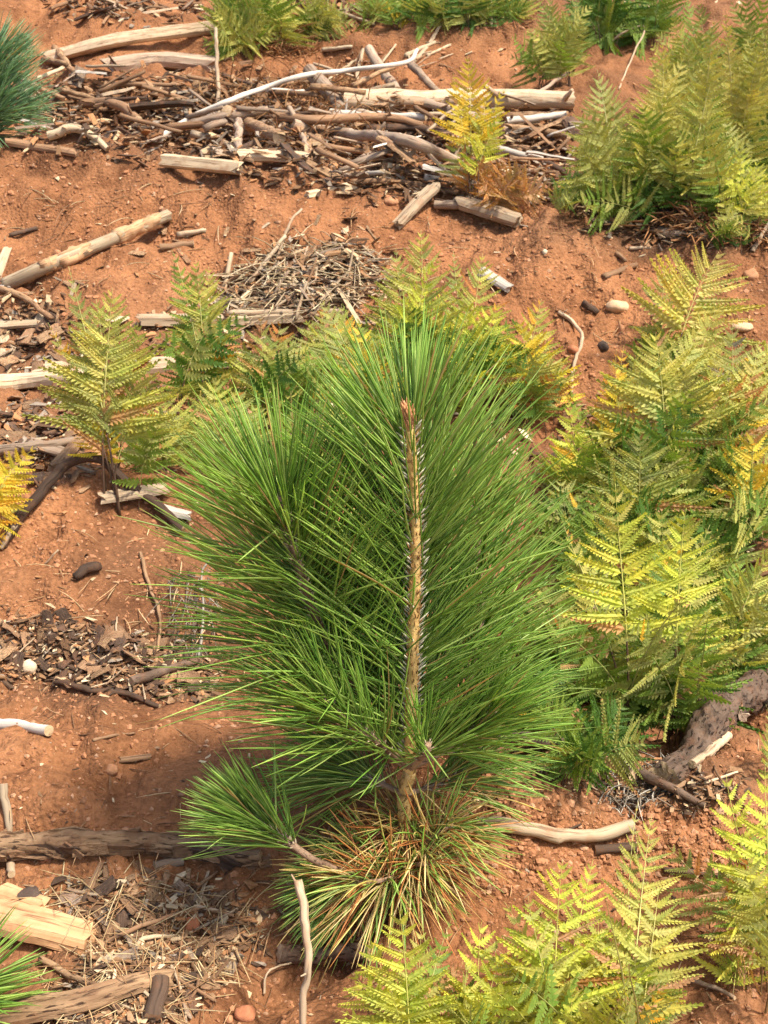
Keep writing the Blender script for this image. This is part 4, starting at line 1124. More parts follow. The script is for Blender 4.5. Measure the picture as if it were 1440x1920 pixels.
def frond(root, base, B, Tp, width, ckey, start=.3, npairs=None, yaw=0.0, face_up=.35, arch=.12, separate=True, tipkey=None, curl=0.0, stipe=(.10, .055, .03), detail=True, nod=0.0, edgekey=None, fat=1.42):
    """one frond from soil point B to tip Tp (world); base = location of the plant's Empty"""
    global N_PINNA
    B = np.asarray(B) - base; Tp = np.asarray(Tp) - base
    arch = arch + random.uniform(-.06, .10); nod = nod + random.choice((0, 0, .02, .05, -.02))
    L = np.linalg.norm(Tp - B)
    face = np.array([math.sin(yaw), -math.cos(yaw), face_up]); face /= np.linalg.norm(face)
    c1 = B + np.array([0, 0, 1]) * L * .36 + (Tp - B) * .04
    c2 = B + (Tp - B) * .66 + np.array([0, 0, 1]) * L * arch - face * L * arch * .5
    t = np.linspace(0, 1, 26)[:, None]
    P = (1 - t) ** 3 * B + 3 * (1 - t) ** 2 * t * c1 + 3 * (1 - t) * t ** 2 * c2 + t ** 3 * Tp
    if nod:
        P = P + face * (np.clip(t - .45, 0, 1) ** 2) * nod * L * 3
    if curl:
        P[:, 0] += np.sin(t[:, 0] * 7 + B[0] * 50) * curl * L * t[:, 0]
    al = np.r_[0, np.cumsum(np.linalg.norm(np.diff(P, axis=0), axis=1))]; Lc = al[-1]; s = al / Lc
    T = np.gradient(P, axis=0); T /= np.linalg.norm(T, axis=1)[:, None]
    S = np.cross(face[None], T); S /= np.linalg.norm(S, axis=1)[:, None] + 1e-9
    Nn = np.cross(T, S)
    mp = mpp(P.mean(0) + base)
    r0 = max(.0016, .0040 * Lc / .45) * .7
    rad = r0 * (1 - .86 * s)
    vv, ff, gr = tube(P, rad, 5, 0, up=(0.1, 1, .2))
    col = FC[ckey]; st = stipe
    blade = max(.05, Lc * (1 - start))
    npairs = int(np.clip(blade / (.019 if separate else .024), npairs or 8, 22))
    ks = (np.arange(npairs) + .3) / npairs
    ks = ks ** .92
    rach = stipe_mat(tuple(min(.6, .6 * c + .4 * q) for c, q in zip(col, (.5, .42, .14))))
    fo = link('frond', make_mesh('frond', vv, ff, [stipe_mat(st), rach]), root); fo.color = (*col, 1)
    mi0 = np.zeros(len(ff), np.int32); nseg = len(P) - 1
    for q in range(nseg):
        if s[q] > start * .92: mi0[q * 5:(q + 1) * 5] = 1
    fo.data.polygons.foreach_set('material_index', mi0); fo.data.update()
    if not separate: JV, JF = [], []
    spacing = blade / npairs
    for i, u in enumerate(ks):
        sp = start + (1 - start) * u * .985
        p = np.array([np.interp(sp, s, P[:, k]) for k in range(3)])
        tt = np.array([np.interp(sp, s, T[:, k]) for k in range(3)]); ss = np.array([np.interp(sp, s, S[:, k]) for k in range(3)]); nn = np.array([np.interp(sp, s, Nn[:, k]) for k in range(3)])
        prof = (1 - u) ** .85 * (.84 + .16 * min(1, u * 5)) + .02
        for sd_ in (1, -1):
            if random.random() < .05: continue
            pl = width / 2 * prof * random.uniform(.86, 1.1)
            if pl < .003: continue
            ang = math.radians(12 + 34 * u + random.gauss(0, 6))
            lift = random.gauss(-.02, .17) + curl * random.gauss(0, 4)
            X = ss * sd_ * math.cos(ang) + tt * math.sin(ang) + nn * (lift + .10); X /= np.linalg.norm(X)
            Y = tt - X * np.dot(tt, X); Y += nn * random.gauss(0, .18 + curl * 3); Y -= X * np.dot(Y, X); Y /= np.linalg.norm(Y)
            Z = np.cross(X, Y) * (1 if sd_ > 0 else -1)
            wy = min(max(spacing * fat * (.55 + .45 * (1 - u)) * random.uniform(.9, 1.1), pl * .2), pl * .55)
            asp = pl / wy
            npn = 4 if asp < 1.7 else 7 if asp < 2.6 else 10 if asp < 3.9 else 13
            if separate and detail:
                o = bpy.data.objects.new('pinna', random.choice(PIN_MESH[npn])); C.objects.link(o)
                o.parent = fo
                Mx = Matrix(((X[0] * pl, Y[0] * wy, Z[0] * pl, p[0]), (X[1] * pl, Y[1] * wy, Z[1] * pl, p[1]), (X[2] * pl, Y[2] * wy, Z[2] * pl, p[2]), (0, 0, 0, 1)))
                o.matrix_basis = Mx
                c = col
                if tipkey and u > random.uniform(.55, .9): c = FC[tipkey]
                if u < .18 and random.random() < .16: c = FC['dead']
                if edgekey and random.random() < .12: c = FC[edgekey]
                elif random.random() < .025: c = FC[random.choice(('rust', 'dead', 'gold'))]
                j = random.uniform(.82, 1.18)
                o.color = (c[0] * j * random.uniform(.93, 1.07), c[1] * j, c[2] * j * random.uniform(.8, 1.2), 1)
                N_PINNA += 1
            else:
                pv, pf = random.choice(PIN_FAR[npn])
                k0 = sum(len(q) for q in JV)
                JV.append(p + pv[:, :1] * X * pl + pv[:, 1:2] * Y * wy + pv[:, 2:] * Z * pl)
                JF += [tuple(len(vv) + k0 + q for q in face_) for face_ in pf]
    if not separate and JV:
        me = make_mesh('frond', np.vstack([vv] + JV), ff + JF, [stipe_mat(st), rach, M['fern']], smooth=False)
        mi = np.full(len(ff) + len(JF), 2, np.int32); mi[:len(ff)] = mi0
        me.polygons.foreach_set('material_index', mi); me.update()
        fo.data = me
    return fo


def fern(label, bx, by, fronds, separate=True, stipe=(.10, .055, .03), group='bracken ferns', name='fern', cat='fern', fat=1.3, fill=8, fillkeys=('olive', 'green', 'yg', 'green', 'deep')):
    """bx, by: picture position of the foot; fronds: (tip px, tip py, width px, colour, options)"""
    b = gp(bx, by)
    root = tag(link(name, None, None, b), label, cat, group)
    for q in fronds:
        tx, ty, w, key = q[:4]; op = dict(q[4]) if len(q) > 4 else {}
        dy = op.pop('dy', random.uniform(-.04, .06)) + .07 * (1 if op.get('curl', 0) == 0 else 0) * min(1.5, b[1] / 1.8); ox = op.pop('ox', random.uniform(-14, 14))
        fb = b + np.array([ox * mpp(b), random.uniform(-.02, .03), 0]); fb[2] = float(H(fb[0], fb[1])) - .004
        tip = at(tx, ty, fb[1] + dy)
        hmin = float(H(tip[0], tip[1])) + .03
        if tip[2] < hmin: tip[2] = hmin
        op.setdefault('yaw', random.gauss(0, .35)); op.setdefault('stipe', stipe)
        frond(root, b, fb, tip, w * 1.75 * mpp(tip), key, separate=separate, fat=fat, **op)
    for _ in range(fill):
        q = random.choice(fronds)
        k = random.uniform(.38, .72); tx = bx + (q[0] - bx) * k + random.uniform(-1, 1) * (by - q[1]) * .32; ty = by - (by - q[1]) * k
        fb = b + np.array([random.uniform(-60, 60) * mpp(b), random.uniform(-.04, .09), 0]); fb[2] = float(H(fb[0], fb[1])) - .004
        tip = at(tx, ty, fb[1] + random.uniform(-.13, .10)); tip[2] = max(tip[2], float(H(tip[0], tip[1])) + .03)
        frond(root, b, fb, tip, min(q[2], 150) * random.uniform(1.1, 1.6) * mpp(tip), random.choice(fillkeys), separate=False, yaw=random.gauss(0, .6), face_up=random.uniform(.3, 1.1), start=random.uniform(.2, .35), stipe=stipe, edgekey=None)
    return root


LG = (.42, .38, .10)      # pale living stalk
# --- front, at the bottom edge (their feet are just below the picture)
fern('tall lime green fern, tallest of the front row at the bottom', 1035, 2010, [
    (1052, 1606, 250, 'lime', dict(dy=.06, start=.10, npairs=17, yaw=.05, nod=.02)), (1112, 1612, 150, 'lime', dict(dy=.10, start=.2, npairs=15, yaw=-.1)),
    (945, 1690, 140, 'yg', dict(dy=.05, start=.25)), (915, 1760, 150, 'olive', dict(dy=.03, start=.25)), (990, 1680, 150, 'yg', dict(dy=.02, start=.25)), (1000, 1830, 120, 'yg', dict(dy=-.02, start=.2)), (960, 1790, 150, 'olive', dict(dy=.10, start=.2)), (1090, 1800, 150, 'green', dict(dy=.12, start=.2)),
    (1080, 1850, 130, 'pale', dict(dy=-.03, start=.25, npairs=12)), (900, 1850, 120, 'lime', dict(dy=-.04))], stipe=LG, fat=1.08, fill=5, fillkeys=('yg', 'olive', 'lime', 'green'))
fern('green fern with its slim frond reaching up to the right of the front row', 1175, 2000, [
    (1222, 1530, 190, 'yg', dict(dy=.16, start=.25, npairs=17, yaw=.25)), (1190, 1690, 190, 'olive', dict(dy=.10, start=.2, yaw=.3)), (1150, 1720, 170, 'yg', dict(dy=.04, start=.25)), (1235, 1660, 170, 'yg', dict(dy=.12, start=.3)), (1255, 1760, 150, 'green', dict(dy=.08, start=.2)), (1160, 1840, 150, 'green', dict(dy=.05)),
    (1200, 1860, 130, 'olive', dict(dy=.0)), (1195, 1500, 50, 'olive', dict(dy=.22, start=.55)), (1255, 1840, 60, 'gold', dict(dy=-.02))], stipe=LG, fat=1.08, fill=5, fillkeys=('yg', 'olive', 'lime', 'green'))
fern('bright yellow green fern left in the front row below the pine', 770, 2010, [
    (748, 1690, 200, 'lime', dict(dy=.04, start=.15, npairs=13, yaw=-.1)), (690, 1760, 150, 'lime', dict(dy=.02, start=.2, yaw=-.2)), (790, 1740, 140, 'yg', dict(dy=.06, start=.25)), (660, 1825, 170, 'lime', dict(dy=.0, start=.25, yaw=-.3)), (730, 1860, 150, 'lime', dict(dy=-.03, start=.2)), (800, 1850, 160, 'yg', dict(dy=.05, start=.2, yaw=.3)),
    (848, 1712, 70, 'green', dict(dy=.12, start=.3)), (820, 1780, 110, 'olive', dict(dy=.10, start=.25)), (640, 1890, 90, 'lime', dict(dy=-.02)), (870, 1800, 60, 'dead', dict(dy=.08, start=.5, curl=.03))], stipe=LG, fat=1.08, fill=5, fillkeys=('yg', 'olive', 'lime', 'green'))
fern('tiny yellow fern sprig at the bottom right of the front row', 1240, 1960, [(1245, 1850, 40, 'gold', dict(start=.3)), (1275, 1880, 26, 'yellow', dict(start=.4)), (1225, 1880, 36, 'yellow', dict(start=.3))], stipe=LG, fill=0)
# --- right edge, lower
fern('lime green fern at the lower right edge', 1425, 1850, [
    (1352, 1448, 150, 'lime', dict(dy=.10, start=.45, yaw=.3)), (1438, 1440, 150, 'lime', dict(dy=.06, start=.4)), (1400, 1600, 170, 'yg', dict(dy=.0, start=.3)), (1252, 1585, 130, 'olive', dict(dy=.05, start=.4, yaw=-.3, edgekey='rust')),
    (1330, 1640, 130, 'green', dict(dy=.02, start=.4)), (1372, 1690, 170, 'lime', dict(dy=-.06, start=.25)), (1440, 1660, 170, 'yg', dict(dy=-.08, start=.2)), (1380, 1830, 80, 'dead', dict(dy=-.08, start=.3, curl=.02)), (1430, 1530, 160, 'green', dict(dy=.12))], stipe=(.2, .13, .05), fat=1.08, fill=5, fillkeys=('yg', 'olive', 'lime', 'green'))
fern('small olive fern frond standing at the right edge beside the bark log', 1450, 1480, [(1436, 1320, 50, 'olive', dict(dy=.0, start=.2)), (1460, 1350, 80, 'yg', {})], stipe=LG, fill=0)
# --- right, big clump beside the pine
fern('bright fern frond standing beside the right needles of the pine', 1170, 1400, [
    (1152, 905, 195, 'lime', dict(dy=.05, start=.46, npairs=14, yaw=.0, tipkey='yg')), (1062, 985, 110, 'yg', dict(dy=.10, start=.4, edgekey='gold')), (1075, 1120, 150, 'olive', dict(dy=.02, start=.3)), (1110, 1060, 140, 'green', dict(dy=.14)),
    (1045, 1210, 130, 'green', dict(dy=.0, start=.2)), (1100, 1290, 150, 'deep', dict(dy=-.02))])
fern('broad lime fern clump right of the pine', 1265, 1390, [
    (1287, 952, 170, 'lime', dict(dy=.02, start=.46, npairs=14, yaw=.12)), (1335, 985, 120, 'yg', dict(dy=.06, start=.4, yaw=.3)), (1235, 1010, 150, 'green', dict(dy=.14)), (1180, 1180, 180, 'olive', dict(dy=-.10, start=.3, yaw=-.2, face_up=1.0)),
    (1300, 1165, 230, 'yg', dict(dy=-.14, start=.35, yaw=.6, face_up=1.2)), (1330, 1250, 190, 'deep', dict(dy=-.05)), (1225, 1240, 190, 'green', dict(dy=-.12, face_up=1.0)), (1180, 1290, 170, 'deep', dict(dy=-.02)), (1290, 1190, 200, 'green', dict(dy=.03))])
fern('green fern clump with a frond arching to the right picture edge', 1350, 1330, [
    (1445, 1030, 190, 'yg', dict(dy=.0, start=.35, yaw=.5, npairs=17)), (1440, 1120, 200, 'olive', dict(dy=-.04, yaw=.4)), (1400, 1150, 190, 'green', dict(dy=.02)), (1430, 1240, 150, 'green', dict(dy=-.05)), (1380, 1040, 150, 'green', dict(dy=.12)),
    (1340, 1110, 190, 'deep', dict(dy=.08)), (1415, 1290, 110, 'olive', dict(dy=-.08))])
fern('dark green low fern at the foot of the right clump', 1100, 1470, [
    (1210, 1392, 150, 'olive', dict(dy=-.10, start=.4, face_up=1.4)), (1010, 1330, 130, 'green', dict(dy=-.04, start=.35)), (1090, 1340, 150, 'deep', dict(dy=.0)), (1170, 1320, 150, 'deep', dict(dy=.02)), (1050, 1400, 120, 'green', dict(dy=-.05, start=.4))])
fern('small dark fern in the shade right of the pine foot', 1010, 1400, [(990, 1270, 120, 'deep', {}), (1040, 1290, 130, 'green', {}), (965, 1330, 90, 'green', {}), (1070, 1210, 120, 'deep', {})])
# --- right, middle distance
fern('pale fern with a frond leaning to the right over the ridge', 1245, 760, [
    (1348, 472, 200, 'pale', dict(dy=.0, start=.45, yaw=.2, npairs=10)), (1245, 500, 90, 'olive', dict(dy=.08, start=.5)), (1225, 590, 90, 'green', dict(dy=.05, start=.4)), (1275, 560, 120, 'yg', dict(dy=.02))])
fern('broad yellow green fern in the middle of the right group', 1240, 905, [
    (1230, 625, 230, 'yg', dict(dy=.0, start=.25, npairs=15, yaw=.0)), (1315, 610, 130, 'yg', dict(dy=.06, start=.3)), (1290, 690, 190, 'olive', dict(dy=-.03)), (1180, 690, 150, 'yg', dict(dy=.03, edgekey='gold')), (1200, 800, 170, 'olive', {}), (1280, 790, 170, 'green', {})])
fern('yellow and rust tinted fern left in the right group', 1160, 900, [
    (1150, 655, 80, 'yellow', dict(dy=.03, start=.35, tipkey='rust')), (1170, 648, 70, 'gold', dict(dy=.05, start=.3)), (1130, 720, 100, 'yg', dict(edgekey='rust')), (1185, 760, 150, 'olive', {})])
fern('bright lemon fern nearest the pine tip on the right', 1075, 960, [
    (1065, 750, 100, 'lime', dict(dy=-.02, start=.25, npairs=10)), (1100, 800, 130, 'lime', dict(dy=-.06, start=.25, npairs=11)), (1050, 830, 110, 'yg', {}), (1120, 860, 130, 'olive', {})])
fern('olive fern with arched side leaflets in front of the right group', 1200, 1060, [
    (1200, 815, 170, 'olive', dict(dy=-.02, start=.35, npairs=13, edgekey='yg')), (1130, 930, 120, 'green', {}), (1250, 900, 150, 'green', {}), (1280, 840, 120, 'yg', {}), (1180, 930, 120, 'deep', {})])
fern('yellow fern with orange tips at the right edge', 1410, 1010, [
    (1415, 800, 120, 'yellow', dict(dy=-.04, start=.3, tipkey='rust')), (1370, 840, 110, 'yg', dict(edgekey='gold')), (1345, 890, 130, 'olive', {}), (1440, 850, 120, 'yg', {}), (1395, 900, 140, 'green', {}), (1310, 930, 110, 'green', {})])
fern('pale yellow fern near the right edge with a thin forked top', 1385, 880, [
    (1425, 640, 110, 'yg', dict(dy=.03, start=.35)), (1372, 605, 90, 'olive', dict(dy=.05, start=.4, edgekey='grey')), (1345, 690, 130, 'pale', dict(dy=.0, edgekey='rust')), (1410, 720, 150, 'yg', dict(edgekey='yellow')), (1340, 780, 120, 'yellow', dict(dy=-.05)), (1440, 760, 120, 'olive', {})])
# --- behind the pine
fern('tall yellow green fern standing behind the pine top', 775, 790, [
    (787, 430, 150, 'yg', dict(dy=.06, start=.35, npairs=15)), (742, 465, 120, 'olive', dict(dy=.08, start=.35)), (818, 485, 110, 'lime', dict(dy=.0, start=.3)), (760, 560, 150, 'lime', dict(dy=-.03)), (705, 540, 120, 'olive', dict(dy=.04))])
fern('bright fern behind the pine with a pointed frond to the right', 880, 790, [
    (905, 475, 130, 'yg', dict(dy=.04, start=.35, yaw=.1)), (870, 560, 150, 'lime', dict(dy=-.02)), (935, 570, 140, 'lime', dict(dy=.0, edgekey='gold')), (830, 600, 150, 'lime', {}), (850, 470, 60, 'olive', dict(dy=.10, start=.5)), (900, 640, 150, 'yg', {})])
fern('yellow and orange fern right behind the pine', 985, 800, [
    (1015, 560, 110, 'yg', dict(dy=.04, start=.35, edgekey='gold')), (975, 600, 130, 'yellow', dict(dy=-.02)), (1030, 640, 110, 'olive', dict(edgekey='rust')), (950, 650, 140, 'yg', {}), (1040, 700, 90, 'rust', dict(curl=.01)), (1000, 720, 120, 'green', {})])
fern('yellow fern seen through the left needles behind the pine', 690, 830, [
    (672, 600, 110, 'yellow', dict(dy=.0, start=.3)), (705, 620, 120, 'yg', {}), (640, 570, 110, 'olive', dict(edgekey='gold')), (600, 560, 110, 'olive', dict(dy=.05)), (720, 690, 130, 'lime', {}), (650, 690, 140, 'green', {})])
fern('olive fern with browning tips left behind the pine', 505, 800, [
    (488, 590, 90, 'olive', dict(dy=.0, start=.35, tipkey='brown')), (527, 600, 110, 'olive', dict(dy=.0, start=.3, tipkey='rust')), (560, 640, 100, 'olive', dict(edgekey='brown')), (470, 680, 110, 'green', {}), (520, 720, 110, 'deep', {}), (580, 700, 110, 'green', {}), (450, 650, 90, 'yg', {})])
fern('yellow leafed fern hidden deep behind the pine', 560, 950, [(550, 770, 110, 'green', {}), (500, 830, 110, 'green', {}), (600, 800, 120, 'yg', dict(edgekey='yellow')), (640, 760, 120, 'yg', dict(edgekey='yellow')), (560, 860, 110, 'yellow', dict(dy=-.02))])

# --- more of the right hand group and the gaps behind the pine
fern('green fern filling the right group below the lemon fern', 1120, 1110, [(1110, 930, 140, 'green', {}), (1075, 960, 120, 'yg', {}), (1150, 980, 150, 'olive', {}), (1060, 1040, 120, 'deep', {})], fill=6)
fern('olive fern low in the right group under the broad yellow one', 1290, 1000, [(1300, 860, 150, 'olive', dict(edgekey='gold')), (1255, 840, 130, 'yg', {}), (1340, 880, 140, 'green', {}), (1290, 910, 140, 'deep', {})], fill=6)
fern('dark leafy fern at the right edge above the bark log', 1400, 1230, [(1420, 1060, 160, 'green', {}), (1380, 1090, 160, 'olive', {}), (1445, 1110, 150, 'yg', {}), (1395, 1150, 160, 'deep', {})], fill=7)
fern('green fern tucked between the bright frond and the broad clump', 1215, 1340, [(1215, 1100, 150, 'green', {}), (1190, 1050, 130, 'yg', {}), (1240, 1150, 170, 'green', {}), (1200, 1200, 170, 'deep', {})], fill=8, fillkeys=('green', 'deep', 'green', 'olive'))
fern('deep green fern hanging beside the right needles of the pine', 1060, 1340, [(1045, 1130, 130, 'olive', {}), (1080, 1180, 150, 'green', {}), (1025, 1220, 130, 'green', {}), (1090, 1240, 150, 'deep', {})], fill=7, fillkeys=('green', 'deep', 'green', 'olive'))
fern('rusty pink tinted fern in the back of the right group', 1330, 770, [(1310, 640, 90, 'pale', dict(edgekey='rust')), (1345, 650, 90, 'yg', dict(edgekey='rust')), (1290, 690, 90, 'olive', {}), (1370, 690, 90, 'yg', dict(edgekey='dead'))], fill=4)
fern('yellow fern at the back of the right edge', 1430, 790, [(1440, 640, 100, 'yg', {}), (1410, 670, 100, 'yellow', dict(edgekey='rust')), (1445, 700, 100, 'yg', {})], fill=3)
fern('small olive fern left behind the pine beside the straw heap', 610, 720, [(605, 575, 90, 'olive', dict(tipkey='rust')), (575, 600, 80, 'olive', {}), (640, 590, 90, 'yg', {})], fill=3)
fern('yellow green fern between the tall one and the bright one behind the pine', 830, 740, [(835, 540, 110, 'lime', {}), (800, 560, 110, 'yg', {}), (860, 590, 110, 'yg', dict(edgekey='gold'))], fill=3)
fern('small fern of mixed yellow and brown right of the pine tip', 1035, 800, [(1020, 650, 80, 'yg', dict(edgekey='rust')), (1050, 690, 70, 'yellow', dict(edgekey='rust')), (1000, 670, 90, 'olive', {})], fill=3)

# --- low fronds that knit the right hand bank together
fern('low green fern spreading under the lemon fern', 1060, 1060, [(1050, 900, 140, 'olive', {}), (1090, 930, 150, 'green', {}), (1030, 980, 120, 'green', {})], fill=7)
fern('low mixed fern between the yellow edge fern and the broad clump', 1350, 1090, [(1340, 930, 150, 'olive', {}), (1380, 960, 160, 'green', dict(edgekey='gold')), (1310, 990, 150, 'green', {})], fill=8)
fern('olive fern in the gap behind the bright frond', 1180, 1010, [(1175, 850, 140, 'olive', {}), (1210, 880, 140, 'yg', {}), (1150, 890, 130, 'green', {})], fill=7)
fern('yellow olive fern in the gap right of the broad yellow one', 1340, 920, [(1330, 740, 130, 'yg', {}), (1360, 770, 130, 'olive', dict(edgekey='rust')), (1300, 790, 130, 'olive', {})], fill=7)
fern('dark fern closing the gap above the thick bark log', 1330, 1290, [(1320, 1130, 170, 'green', {}), (1360, 1160, 170, 'deep', {}), (1290, 1170, 170, 'green', {})], fill=8, fillkeys=('green', 'deep', 'olive', 'deep'))
fern('low olive fern between the left ferns and the pine', 450, 880, [(450, 730, 120, 'olive', {}), (480, 760, 120, 'yg', {}), (420, 770, 120, 'green', {})], fill=6)
fern('dull green fern behind the left shoot of the pine', 560, 790, [(560, 640, 110, 'olive', {}), (590, 660, 110, 'green', {}), (535, 680, 110, 'olive', dict(edgekey='rust'))], fill=6)
fern('yellow green fern in the middle of the front row', 900, 2010, [(905, 1730, 170, 'lime', dict(dy=.06, start=.2)), (870, 1800, 150, 'yg', dict(dy=.04, start=.2)), (940, 1790, 160, 'lime', dict(dy=.0, start=.2)), (890, 1850, 150, 'lime', dict(dy=-.03, start=.2))], stipe=LG, fat=1.08, fill=6, fillkeys=('yg', 'olive', 'lime', 'green'))
fern('broad green fern between the two tallest of the front row', 1110, 2000, [(1120, 1700, 190, 'yg', dict(dy=.08, start=.2)), (1090, 1760, 180, 'lime', dict(dy=.03, start=.2)), (1150, 1790, 180, 'olive', dict(dy=.05, start=.2)), (1120, 1850, 160, 'green', dict(dy=-.02, start=.2))], stipe=LG, fat=1.08, fill=6, fillkeys=('yg', 'olive', 'lime', 'green'))
fern('dark green fern against the lower right needles of the pine', 1030, 1290, [(1030, 1080, 150, 'olive', {}), (1060, 1130, 170, 'green', {}), (1005, 1160, 140, 'green', {}), (1040, 1190, 160, 'deep', {})], fill=8, fillkeys=('green', 'deep', 'olive', 'deep'))
fern('broad olive fern in the middle of the right hand bank', 1240, 1180, [(1240, 960, 190, 'yg', {}), (1280, 1010, 190, 'olive', {}), (1200, 1010, 180, 'olive', {}), (1250, 1060, 190, 'green', {})], fill=8, fillkeys=('green', 'deep', 'olive', 'green'))
# --- left middle
fern('broad olive yellow fern standing alone at the left', 212, 945, [
    (212, 540, 190, 'yg', dict(dy=.02, start=.34, npairs=17, yaw=.05, tipkey='pale')), (130, 500, 80, 'olive', dict(dy=.07, start=.42)), (180, 560, 160, 'olive', dict(dy=.05, start=.38)), (262, 605, 180, 'yg', dict(dy=.0, start=.33)),
    (90, 605, 80, 'yg', dict(dy=.03, start=.42, tipkey='gold')), (170, 800, 100, 'yellow', dict(dy=-.10, start=.45, npairs=8, yaw=-.3)), (290, 700, 170, 'olive', dict(dy=-.02)), (140, 620, 110, 'olive', dict(dy=.0, start=.45))], fill=1)
fern('small fern right below the broad left fern', 300, 900, [(330, 780, 150, 'olive', {}), (260, 800, 130, 'olive', dict(edgekey='yg')), (300, 740, 130, 'yg', {}), (230, 850, 100, 'yg', dict(dy=-.05))], fill=2)
fern('slender yellow green fern with two pointed tips left of the straw heap', 388, 790, [
    (367, 488, 125, 'yg', dict(dy=.0, start=.36, npairs=16)), (392, 500, 110, 'yg', dict(dy=.03, start=.36, npairs=15)), (322, 468, 70, 'green', dict(dy=.08, start=.45)), (405, 640, 130, 'yg', dict(dy=-.02)), (340, 690, 110, 'green', {})])
fern('low pale green fern in front of the slender one', 395, 880, [(405, 710, 120, 'yg', dict(dy=-.02)), (360, 760, 130, 'pale', dict(edgekey='yg')), (440, 770, 120, 'olive', {}), (330, 800, 120, 'olive', {}), (420, 830, 110, 'green', {})])
fern('golden fern reaching in at the left edge', -45, 1030, [
    (68, 838, 100, 'yellow', dict(dy=-.03, start=.35, yaw=.3)), (20, 850, 110, 'gold', dict(dy=.0)), (45, 930, 90, 'yellow', dict(dy=-.06, start=.4, edgekey='lime')), (15, 1030, 70, 'gold', dict(dy=-.08)), (0, 890, 110, 'yg', {})], fill=2, fillkeys=('yellow', 'yg'))
# --- the yellow fern and the dead one in the heap
fern('yellow fern standing in the heap of dead branches', 885, 398, [
    (876, 105, 105, 'yellow', dict(dy=.0, start=.42, npairs=14)), (848, 140, 46, 'yellow', dict(dy=.03, start=.5)), (915, 145, 40, 'yellow', dict(dy=.03, start=.55)), (950, 165, 62, 'yg', dict(dy=-.02, start=.45, tipkey='yellow')), (935, 220, 80, 'lime', dict(dy=-.06, start=.4)),
    (845, 255, 70, 'olive', dict(dy=-.04, start=.4, tipkey='gold')), (900, 280, 70, 'rust', dict(curl=.02))], fill=2, fillkeys=('rust', 'olive'))
fern('curled brown dead fern right of the yellow fern foot', 930, 405, [
    (985, 320, 90, 'dead', dict(dy=-.06, start=.2, curl=.04, nod=.05)), (1030, 350, 110, 'dead', dict(dy=-.08, start=.2, curl=.05)), (960, 345, 90, 'dead', dict(dy=-.10, start=.2, curl=.05)), (1000, 370, 100, 'brown', dict(dy=-.05, start=.2, curl=.06)), (940, 300, 80, 'rust', dict(dy=.0, start=.3, curl=.04)), (1020, 390, 90, 'dead', dict(dy=-.10, start=.15, curl=.05)), (905, 340, 60, 'dead', dict(dy=-.05, curl=.05))], group='dead ferns', fill=4, fillkeys=('dead', 'brown', 'dead'))
fern('dry twisted fern stalk at the foot of the upper right ferns', 1365, 470, [(1350, 350, 40, 'yg', dict(dy=-.02, start=.2, curl=.02, edgekey='gold')), (1380, 390, 60, 'olive', dict(dy=-.05))], separate=False)
# --- upper right mass and top row: far, each frond one piece
FARK = ('yg', 'olive', 'olive', 'yg', 'green', 'green', 'pale')


def far_fern(label, bx, by, tips, keys=FARK, w=(70, 115)):
    fr = []
    tips = list(tips) + [(a[0] + random.uniform(-40, 40), a[1] + random.uniform(5, 60)) for a in tips]
    for tx, ty in tips:
        fr.append((tx, ty, random.uniform(*w), random.choice(keys), dict(dy=random.uniform(-.25, .15), start=random.uniform(.22, .45), ox=random.uniform(-30, 30))))
    for _ in range(6):
        k = random.choice(tips)
        fr.append((k[0] + random.uniform(-45, 45), by - (by - k[1]) * random.uniform(.35, .75), random.uniform(*w), random.choice(('olive', 'green', 'deep', 'green', 'yg')), dict(dy=random.uniform(-.2, .1), start=.25, ox=random.uniform(-35, 35))))
    return fern(label, bx, by, fr, separate=False, group='ferns of the upper right thicket', fill=0, fat=1.12)


far_fern('olive fern with an orange tip at the left end of the upper right thicket', 1140, 415, [(1120, 130), (1098, 205), (1150, 180), (1085, 260)], ('yg', 'olive', 'yg', 'pale', 'olive'), (90, 130))
fern('small bright green fern at the foot of the thicket', 1075, 400, [(1062, 330, 60, 'green', {}), (1090, 345, 60, 'lime', {}), (1050, 360, 50, 'green', {})], separate=False)
far_fern('fern in the thicket with a bright upright frond beside the white stalk', 1215, 410, [(1245, 80), (1205, 200), (1185, 280), (1260, 170)], w=(90, 130))
far_fern('tall fern in the centre of the upper right thicket', 1290, 400, [(1300, 150), (1340, 30), (1265, 220), (1320, 210)])
far_fern('yellow tinged fern deep in the upper right thicket', 1360, 390, [(1385, 100), (1360, 20), (1410, 60), (1340, 200)], ('yg', 'pale', 'olive', 'yg', 'yellow'))
far_fern('fern at the right edge of the thicket reaching the top', 1425, 380, [(1440, 20), (1420, 120), (1450, 180), (1400, 210)])
far_fern('bright yellow green fern in front of the thicket at the right edge', 1400, 440, [(1388, 270), (1420, 300), (1440, 320), (1365, 330)], ('lime', 'yg', 'lime'), (60, 95))
far_fern('low green fern at the front foot of the thicket', 1190, 425, [(1165, 330), (1215, 340), (1140, 345), (1240, 330)], ('green', 'olive', 'deep'))
far_fern('tall pale fern at the back of the upper right thicket', 1270, 320, [(1250, 110), (1290, 70), (1225, 150), (1310, 120)], ('yg', 'pale', 'olive'), (80, 110))
far_fern('broad fern low in the right part of the thicket', 1345, 420, [(1330, 240), (1360, 220), (1310, 280), (1380, 260)], ('olive', 'yg', 'green', 'olive'), (80, 120))
far_fern('dim green fern deep between the thicket stems', 1245, 400, [(1235, 250), (1270, 270), (1210, 280)], ('green', 'olive', 'deep'), (80, 110))
far_fern('yellow green fern high at the right edge of the thicket', 1440, 300, [(1430, 60), (1450, 100), (1410, 130)], ('yg', 'pale', 'lime'), (80, 110))
